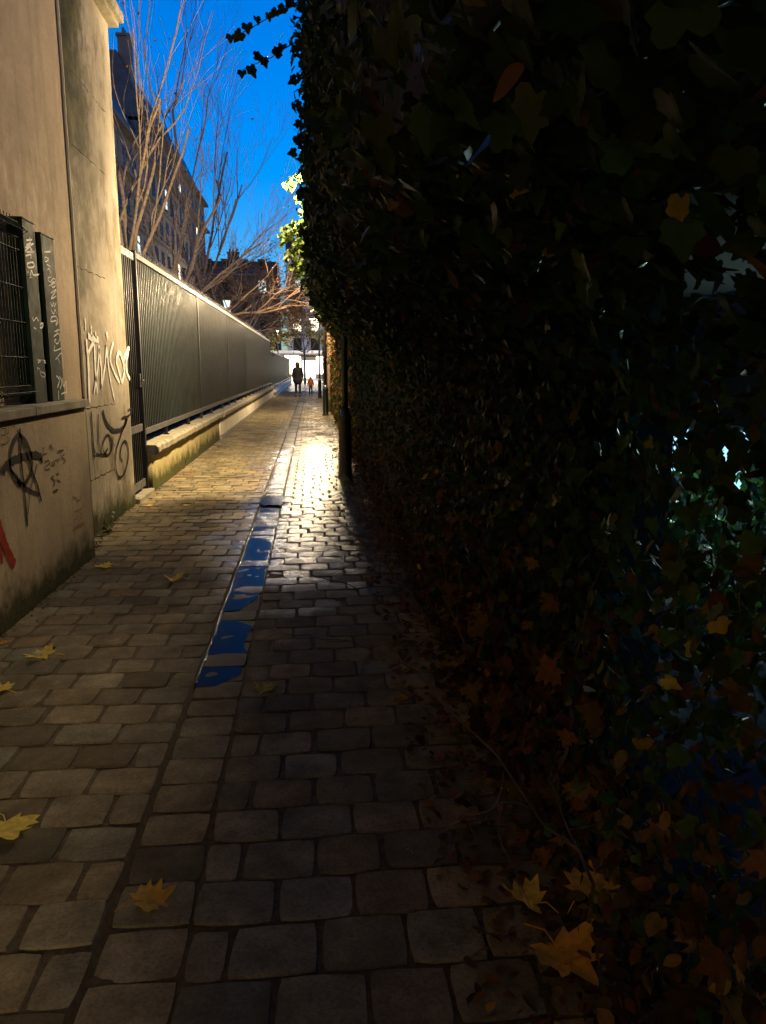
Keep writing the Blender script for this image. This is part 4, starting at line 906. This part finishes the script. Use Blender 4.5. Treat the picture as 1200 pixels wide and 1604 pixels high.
# ================================================================== BUILDINGS
def window_mesh(w_, h_, d_, frame_mat, pane_mat, sh):
    # local: facade plane is x = 0 facing +x, width along y
    fr = MB(); t_ = .07
    fr.box(-.1, .03, -w_/2-t_, -w_/2, 0, h_).box(-.1, .03, w_/2, w_/2+t_, 0, h_).box(-.1, .03, -w_/2-t_, w_/2+t_, h_, h_+t_).box(-.1, .14, -w_/2-.14, w_/2+.14, -.12, 0)
    fr.box(-.08, -.03, -.025, .025, 0, h_).box(-.08, -.03, -w_/2, w_/2, h_*.62, h_*.62+.04)
    return fr
def building(name, label, x, y0, y1, H, floors, bay, fmat, lit, roof_h, axis='x', shutters=0, seed=1, chim=((.5, 1.5),), ground_h=3.6, back=9.0, dormers=True):
    """axis x: facade on plane x facing +x, running y0..y1. axis y: facade on plane y=x facing -y, running from y0 to y1 in x."""
    rs = random.Random(seed)
    t = thing(name, label, 'building', (x, (y0+y1)/2, 0) if axis == 'x' else ((y0+y1)/2, x, 0))
    L = y1-y0; 
    if axis == 'y': t.rotation_euler.z = -math.pi/2
    wall = MB().box(-back, 0, -L/2, L/2, -.2, H); wall.build('wall', fmat, t)
    c_ = MB()
    for f_ in range(1, floors+1):
        zz = ground_h + (H-ground_h)*(f_-1)/(floors); c_.box(0, .18 if f_ not in (2, floors) else .65, -L/2-.1, L/2+.1, zz-.22, zz)
    c_.box(-.1, .55, -L/2-.2, L/2+.2, H-.02, H+.28); c_.build('cornice', M['trim'], t)
    if roof_h:
        r_ = MB(); z0 = H+.28; k_ = roof_h*.42
        r_.add([(.2, -L/2, z0), (.2, L/2, z0), (-k_, L/2, z0+roof_h), (-k_, -L/2, z0+roof_h), (-back, -L/2, z0), (-back, L/2, z0), (-back+k_, L/2, z0+roof_h), (-back+k_, -L/2, z0+roof_h)],
               [(0,1,2,3),(5,4,7,6),(3,2,6,7),(1,5,6,2),(4,0,3,7),(0,4,5,1)])
        rf = r_.build('roof', M['zinc'], t)
        for yy, xx in chim:
            yy -= L/2
            cm = MB().box(-xx-.45, -xx+.45, yy-.8, yy+.8, z0+.3, z0+roof_h+1.2).box(-xx-.55, -xx+.55, yy-.9, yy+.9, z0+roof_h+1.2, z0+roof_h+1.4)
            for q in range(3): cm.tube([(-xx, yy-.5+q*.5, z0+roof_h+1.4), (-xx, yy-.5+q*.5, z0+roof_h+1.9)], .12, 7)
            cm.build('chimney', fmat, rf)
        nb = int(L/bay)
        for i in range(nb if dormers else 0):
            yy = -L/2 + bay*(i+.5) + (L-nb*bay)/2
            dm = MB().box(-1.3, .05, yy-.55, yy+.55, z0+.3, z0+1.9).box(-1.4, .15, yy-.65, yy+.65, z0+1.9, z0+2.02).build('dormer', M['zinc'], t)
            k2 = (i, 'd'); MB().box(.052, .06, yy-.38, yy+.38, z0+.5, z0+1.7).build('pane', M['lit_w'] if k2 in lit else M['glass'], dm)
    fh = (H-ground_h)/floors; nb = int(L/bay); wm = None
    for i in range(nb):
        for f_ in range(floors):
            yy = -L/2 + bay*(i+.5) + (L-nb*bay)/2; zz = ground_h + fh*f_ + .35; hh = fh*.62
            if wm is None:
                wm = window_mesh(1.05, hh, .1, M['frame'], M['glass'], 0).build('window', M['frame'], t)
                pn = MB().box(-.06, .012, -.52, .52, .0, hh-.005).build('pane', M['glass'], wm)
                wo_ = wm
            else:
                wo_ = wm.copy(); C.objects.link(wo_); wo_.parent = t; pn = wm.children[0].copy(); C.objects.link(pn); pn.parent = wo_
            wo_.location = (.02, yy, zz)
            key = lit.get((i, f_))
            if key:
                pn.data = pn.data.copy(); pn.data.materials[0] = M[key]
            elif rs.random() < shutters:
                pn.data = pn.data.copy(); pn.data.materials[0] = M['shutter']
    return t
left_lit = {(2, 0): 'lit_w', (5, 1): 'lit_g', (9, 2): 'lit_w', (10, 3): 'lit_w', (13, 1): 'lit_w', (8, 5): 'lit_g', (12, 4): 'lit_w', (3, 3): 'lit_g', (14, 3): 'lit_w', (1, 1): 'lit_w', (6, 0): 'lit_w', (11, 0): 'lit_g'}
building('apartment_building', 'tallest stone apartment block with a steep roof and two chimneys behind the bare trees', -13.2, 70.5, 106, 21.6, 6, 2.9, M['facade'], {(1, 1): 'lit_w', (3, 0): 'lit_w', (4, 2): 'lit_w', (6, 1): 'lit_w', (8, 0): 'lit_w', (10, 2): 'lit_w', (2, 4): 'lit_g', (5, 5): 'lit_g', (9, 4): 'lit_w'}, 5.0, 'x', .14, 3, ((1.2, 1.6), (1.2, 7.6)), dormers=False)
building('apartment_building', 'lower stone apartment house next to the pale pier, in front of the tallest block', -13.2, 45, 70, 18.2, 5, 2.9, M['facade'], {(7, 1): 'lit_g', (6, 2): 'lit_g', (5, 0): 'lit_w', (7, 0): 'lit_w'}, 3.2, 'x', .2, 8, (), dormers=False)
building('apartment_building', 'brown apartment building with a dark roof closing the view behind the bare trees', 118, -22, -4.6, 14.6, 4, 2.6, M['facade_brown'], {(5, 3): 'lit_g', (3, 2): 'lit_g'}, 1.8, 'y', .1, 5, ((3, 2), (11, 2)))
building('apartment_building', 'pale grey-blue apartment building with bright windows at the end of the alley', 112, -3.2, 14, 16.6, 5, 2.4, M['facade_far'], {(0, 3): 'lit_g', (0, 1): 'lit_w', (1, 2): 'lit_w', (1, 1): 'lit_w', (3, 2): 'lit_w'}, 2.0, 'y', .05, 6, ((5, 2),))
# low shop at the end of the alley
shop = thing('shop', 'low shop with a blazing white front closing the bright end of the alley', 'shop', (0, 97, 0))
MB().box(-8, 10, 0, 6, -.1, 3.6).build('wall', M['facade_far'], shop)
for i in range(6):
    w_ = MB().box(-4.4+i*1.7-.05, -4.4+i*1.7+1.55, -.10, -.002, .25, 2.95).build('window', M['frame'], shop)
    MB().box(-4.4+i*1.7, -4.4+i*1.7+1.5, -.12, -.102, .3+(.5 if i % 2 else 0), 2.9-(.0 if i % 2 else .5)).build('pane', M[('shop_c', 'shop_b', 'shop', 'shop', 'shop_b', 'shop_c')[i]], w_)
MB().box(-5.2, 7, -.9, -.005, 3.05, 3.25).build('awning', M['frame'], shop)
sg = tag(MB().box(-2.6, -1.2, 80.0, 80.1, 2.2, 2.75, .01).box(-1.94, -1.86, 80.02, 80.08, 0, 2.2).build('lit_sign', M['shop']), 'small blazing white light panel at the far end of the fence', 'sign')
# street end light
for (x_, y_, z_, e_) in ((-3.5, 86.5, 5.2, 3000), (3.5, 90, 5.2, 2500)):
    t = thing('street_lamp', 'curved street lamp at the bright street, left side' if x_ < 0 else 'curved street lamp at the bright street, right side', 'street lamp', (x_, y_, 0), 'street lamps at the far street')
    MB().tube([(0, 0, 0), (0, 0, 4.8), (0, -.2, 5.3), (0, -.7, 5.45)], [.07, .05, .04, .035], 8).build('pole', M['post_paint'], t, True)
    hd = MB().lathe([(.02, 5.50), (.16, 5.46), (.2, 5.38)], 0, -.75, 12).build('lamp_head', M['post_paint'], t, True)
    MB().lathe([(.18, 5.375), (.02, 5.36)], 0, -.75, 12).build('lens', M['shop'], hd)
    d = bpy.data.lights.new('street_light', 'POINT'); d.energy = e_; d.color = (1, .85, .62); d.shadow_soft_size = .3
    q = bpy.data.objects.new('street_light', d); C.objects.link(q); q.location = (x_, y_-.75, 5.2)
# ================================================================== GARDEN BEHIND THE HEDGE
gh = thing('garden_house', 'dark garden building with cool lit low windows glimpsed through the hedge', 'building', (5.2, 12, 0))
M['dark_wall'] = simple('dark_wall', (.02, .018, .016), .9, bstr=0, spec=.1)
MB().box(0, 5, -8, 8, -.1, 2.1).build('wall', M['dark_wall'], gh)
for i in range(4):
    w_ = MB().box(-.06, -.002, -4.8+i*1.5, -3.8+i*1.5, .05, .85).build('window', M['frame'], gh); MB().box(-.075, -.062, -4.72+i*1.5, -3.88+i*1.5, .1, .8).build('pane', M['cool'], w_)
bk = thing('apartment_building', 'dark building with a few warm windows, only glimpsed through the hedge at the right', 'building', (11, 20, 0))
MB().box(0, 5, -12, 12, -.1, 12).build('wall', M['dark_wall'], bk)
for yy, zz in ((-3, 5.6), (1.2, 4.4), (-1.5, 3.5), (4, 6.4), (0, 7.5)):
    w_ = MB().box(-.06, -.002, yy, yy+1, zz, zz+1.3).build('window', M['frame'], bk); MB().box(-.075, -.062, yy+.06, yy+.94, zz+.06, zz+1.24).build('pane', M['lit_w'], w_)
shr = thing('garden_shrub', 'bright green shrub lit from behind, glimpsed through the hedge on the right', 'shrub', (2.55, 4.3, 0))
mb = MB()
for i in range(14): bramble(mb, (random.gauss(0, .15), random.gauss(0, .15), 0), (random.gauss(0, .5), random.gauss(0, .5), 1), random.uniform(.6, 1.0), .010, 2)
mb.build('branches', M['twig'], shr)
N = 1500; P_ = rng.normal(0, 1, (N, 3)); P_ /= np.linalg.norm(P_, axis=1, keepdims=True); P_ = P_*rng.uniform(.5, 1, (N, 1))*np.array([.75, .9, .55]) + np.array([0, 0, .5]); P_ = P_[P_[:, 2] > .02]
leaf_cloud('foliage', M['ivy'], shr, 'oval', P_, rng.normal(0, 1, P_.shape), rng.uniform(.05, .09, len(P_)), np.array([[.09, .20, .05]])*rng.uniform(.5, 1.5, (len(P_), 1)))
gl = thing('garden_lamp', 'small cool white garden lamp standing beyond the hedge', 'lamp', (3.6, 5.6, 0))
MB().tube([(0, 0, 0), (0, 0, 1.5)], .03, 8).build('pole', M['black_metal'], gl); hd = MB().lathe([(.02, 1.66), (.30, 1.60), (.38, 1.50), (.37, 1.49), (.05, 1.56)], n=18).build('lamp_shade', M['black_metal'], gl, True)
MB().lathe([(.08, 1.545), (.06, 1.52), (.02, 1.515)], n=12).build('lens', M['cool'], hd)
d = bpy.data.lights.new('garden_light', 'POINT'); d.energy = 60; d.color = (.65, .95, .85); d.shadow_soft_size = .1
q = bpy.data.objects.new('garden_light', d); C.objects.link(q); q.location = (3.6, 5.6, 1.44)
# ================================================================== PEOPLE
def skin(name, nodes, edges, mat, parent, sub=2, root=0):
    me = bpy.data.meshes.new(name); me.from_pydata([n_[0] for n_ in nodes], edges, [])
    o_ = bpy.data.objects.new(name, me); C.objects.link(o_)
    md = o_.modifiers.new('s', 'SKIN'); sv = me.skin_vertices[0].data
    for i, n_ in enumerate(nodes): sv[i].radius = n_[1] if isinstance(n_[1], tuple) else (n_[1], n_[1])
    sv[root].use_root = True; md.use_smooth_shade = True
    s_ = o_.modifiers.new('u', 'SUBSURF'); s_.levels = sub; s_.render_levels = sub
    bpy.context.view_layer.update()
    dg_ = bpy.context.evaluated_depsgraph_get(); m2 = bpy.data.meshes.new_from_object(o_.evaluated_get(dg_)); m2.name = name
    bpy.data.objects.remove(o_); m2.materials.clear(); m2.materials.append(mat)
    n2 = bpy.data.objects.new(name, m2); C.objects.link(n2); n2.parent = parent; return n2
M['skin'] = simple('skin', (.45, .28, .2), .5, var=.1, bstr=0)
M['coat'] = simple('dark_coat', (.006, .006, .007), .8, bstr=.3)
M['trouser'] = simple('dark_trousers', (.02, .022, .035), .8, bstr=.2)
M['shoe'] = simple('shoe', (.02, .018, .016), .5, bstr=0)
M['hair'] = simple('dark_hair', (.02, .013, .009), .5, bstr=.3)
M['orange'] = simple('orange_jacket', (.36, .085, .025), .7, bstr=.3)
def person(label, loc, H, coatmat, long_coat, step, hatmat, reach=0):
    t = thing('person', label, 'person', loc); s = H/1.78; k = lambda *v: tuple(a_*s for a_ in v)
    L0 = step
    hip, kn, an = .92, .50, .09
    nodes = [(k(0, 0, .98), (.15*s, .11*s)), (k(0, 0, 1.18), (.135*s, .10*s)), (k(0, 0, 1.38), (.16*s, .11*s)), (k(0, 0, 1.49), (.07*s, .065*s)), (k(0, 0, 1.56), (.055*s, .055*s)), (k(0, .015, 1.64), (.08*s, .095*s)), (k(0, .01, 1.73), (.07*s, .085*s))]
    edges = [(0, 1), (1, 2), (2, 3), (3, 4), (4, 5), (5, 6)]
    for sd_, ph in ((-1, 1), (1, -1)):
        b0 = len(nodes); f_ = ph*L0
        nodes += [(k(sd_*.095, 0, .90), .09*s), (k(sd_*.10, f_*.55+.02, kn), .06*s), (k(sd_*.10, f_ - (.05 if ph < 0 else 0), an+(.04 if ph < 0 else 0)), .042*s), (k(sd_*.11, f_+.12, .04+(.01 if ph < 0 else 0)), .035*s)]
        edges += [(0, b0), (b0, b0+1), (b0+1, b0+2), (b0+2, b0+3)]
        b1 = len(nodes); ar = reach if sd_ == 1 else 0
        nodes += [(k(sd_*.19, 0, 1.42), .06*s), (k(sd_*(.24+ar*.05), -ph*.06, 1.16), .045*s), (k(sd_*(.25+ar*.14), ph*-.02, .92+ar*.03), .034*s), (k(sd_*(.25+ar*.17), ph*-.01, .85+ar*.03), (.022*s, .035*s))]
        edges += [(2, b1), (b1, b1+1), (b1+1, b1+2), (b1+2, b1+3)]
        for q in range(4):
            nodes.append((k(sd_*(.25+ar*.18), -.03+.018*q, .77+.004*abs(q-1.5)+ar*.03), .009*s)); edges.append((b1+3, len(nodes)-1))
        nodes.append((k(sd_*(.23+ar*.18), .05, .82+ar*.03), .010*s)); edges.append((b1+3, len(nodes)-1))
    nodes.append((k(0, .12, 1.655), .014*s)); edges.append((5, len(nodes)-1))      # nose, towards the far end
    skin('body', nodes, edges, M['skin'], t, 2)
    # trousers
    tn = [(k(0, 0, .96), (.16*s, .12*s))]; te = []
    for sd_, ph in ((-1, 1), (1, -1)):
        f_ = ph*L0; b0 = len(tn); tn += [(k(sd_*.095, 0, .88), .10*s), (k(sd_*.10, f_*.55+.02, kn), .072*s), (k(sd_*.10, f_-(.05 if ph < 0 else 0), .13), .058*s)]; te += [(0, b0), (b0, b0+1), (b0+1, b0+2)]
    skin('trousers', tn, te, M['trouser'], t, 1)
    for sd_, ph in ((-1, 1), (1, -1)):
        f_ = ph*L0 - (.04 if ph < 0 else 0)
        skin('shoe', [(k(sd_*.10, f_-.03, .07), (.05*s, .06*s)), (k(sd_*.11, f_+.10, .05), (.05*s, .04*s)), (k(sd_*.115, f_+.18, .045), (.04*s, .035*s))], [(0, 1), (1, 2)], M['shoe'], t, 1)
    cn = [(k(0, 0, 1.52), (.11*s, .10*s)), (k(0, 0, 1.34), (.23*s, .16*s)), (k(0, 0, 1.10), (.19*s, .14*s)), (k(0, 0, .90), (.25*s, .19*s))]
    ce = [(0, 1), (1, 2), (2, 3)]
    if long_coat: cn.append((k(0, 0, .60), (.27*s, .21*s))); ce.append((3, 4))
    for sd_, ph in ((-1, 1), (1, -1)):
        ar = reach if sd_ == 1 else 0; b1 = len(cn)
        cn += [(k(sd_*.20, 0, 1.40), .078*s), (k(sd_*(.25+ar*.05), -ph*.06, 1.16), .066*s), (k(sd_*(.255+ar*.12), ph*-.02, .94+ar*.03), .052*s)]; ce += [(0, b1), (b1, b1+1), (b1+1, b1+2)]
    skin('coat' if long_coat else 'jacket', cn, ce, coatmat, t, 2)
    skin('hood' if long_coat else 'hair', [(k(0, -.02, 1.50), (.12*s, .11*s)), (k(0, -.025, 1.60), (.135*s, .14*s)), (k(0, -.015, 1.70), (.135*s, .14*s)), (k(0, -.01, 1.80), (.10*s, .11*s))], [(0, 1), (1, 2), (2, 3)], hatmat, t, 2)
    return t
ax_, ay_ = on_g(467, 622); cx_, cy_ = on_g(487, 621)
person('adult in a long dark coat walking away down the alley', (ax_, ay_, .02), 1.82, M['coat'], True, .14, M['hair'], 0)
person('small child in an orange jacket walking beside the adult', (cx_, cy_-.2, .02), 1.06, M['orange'], False, .12, M['orange'], 0)
# parked car at the bright end
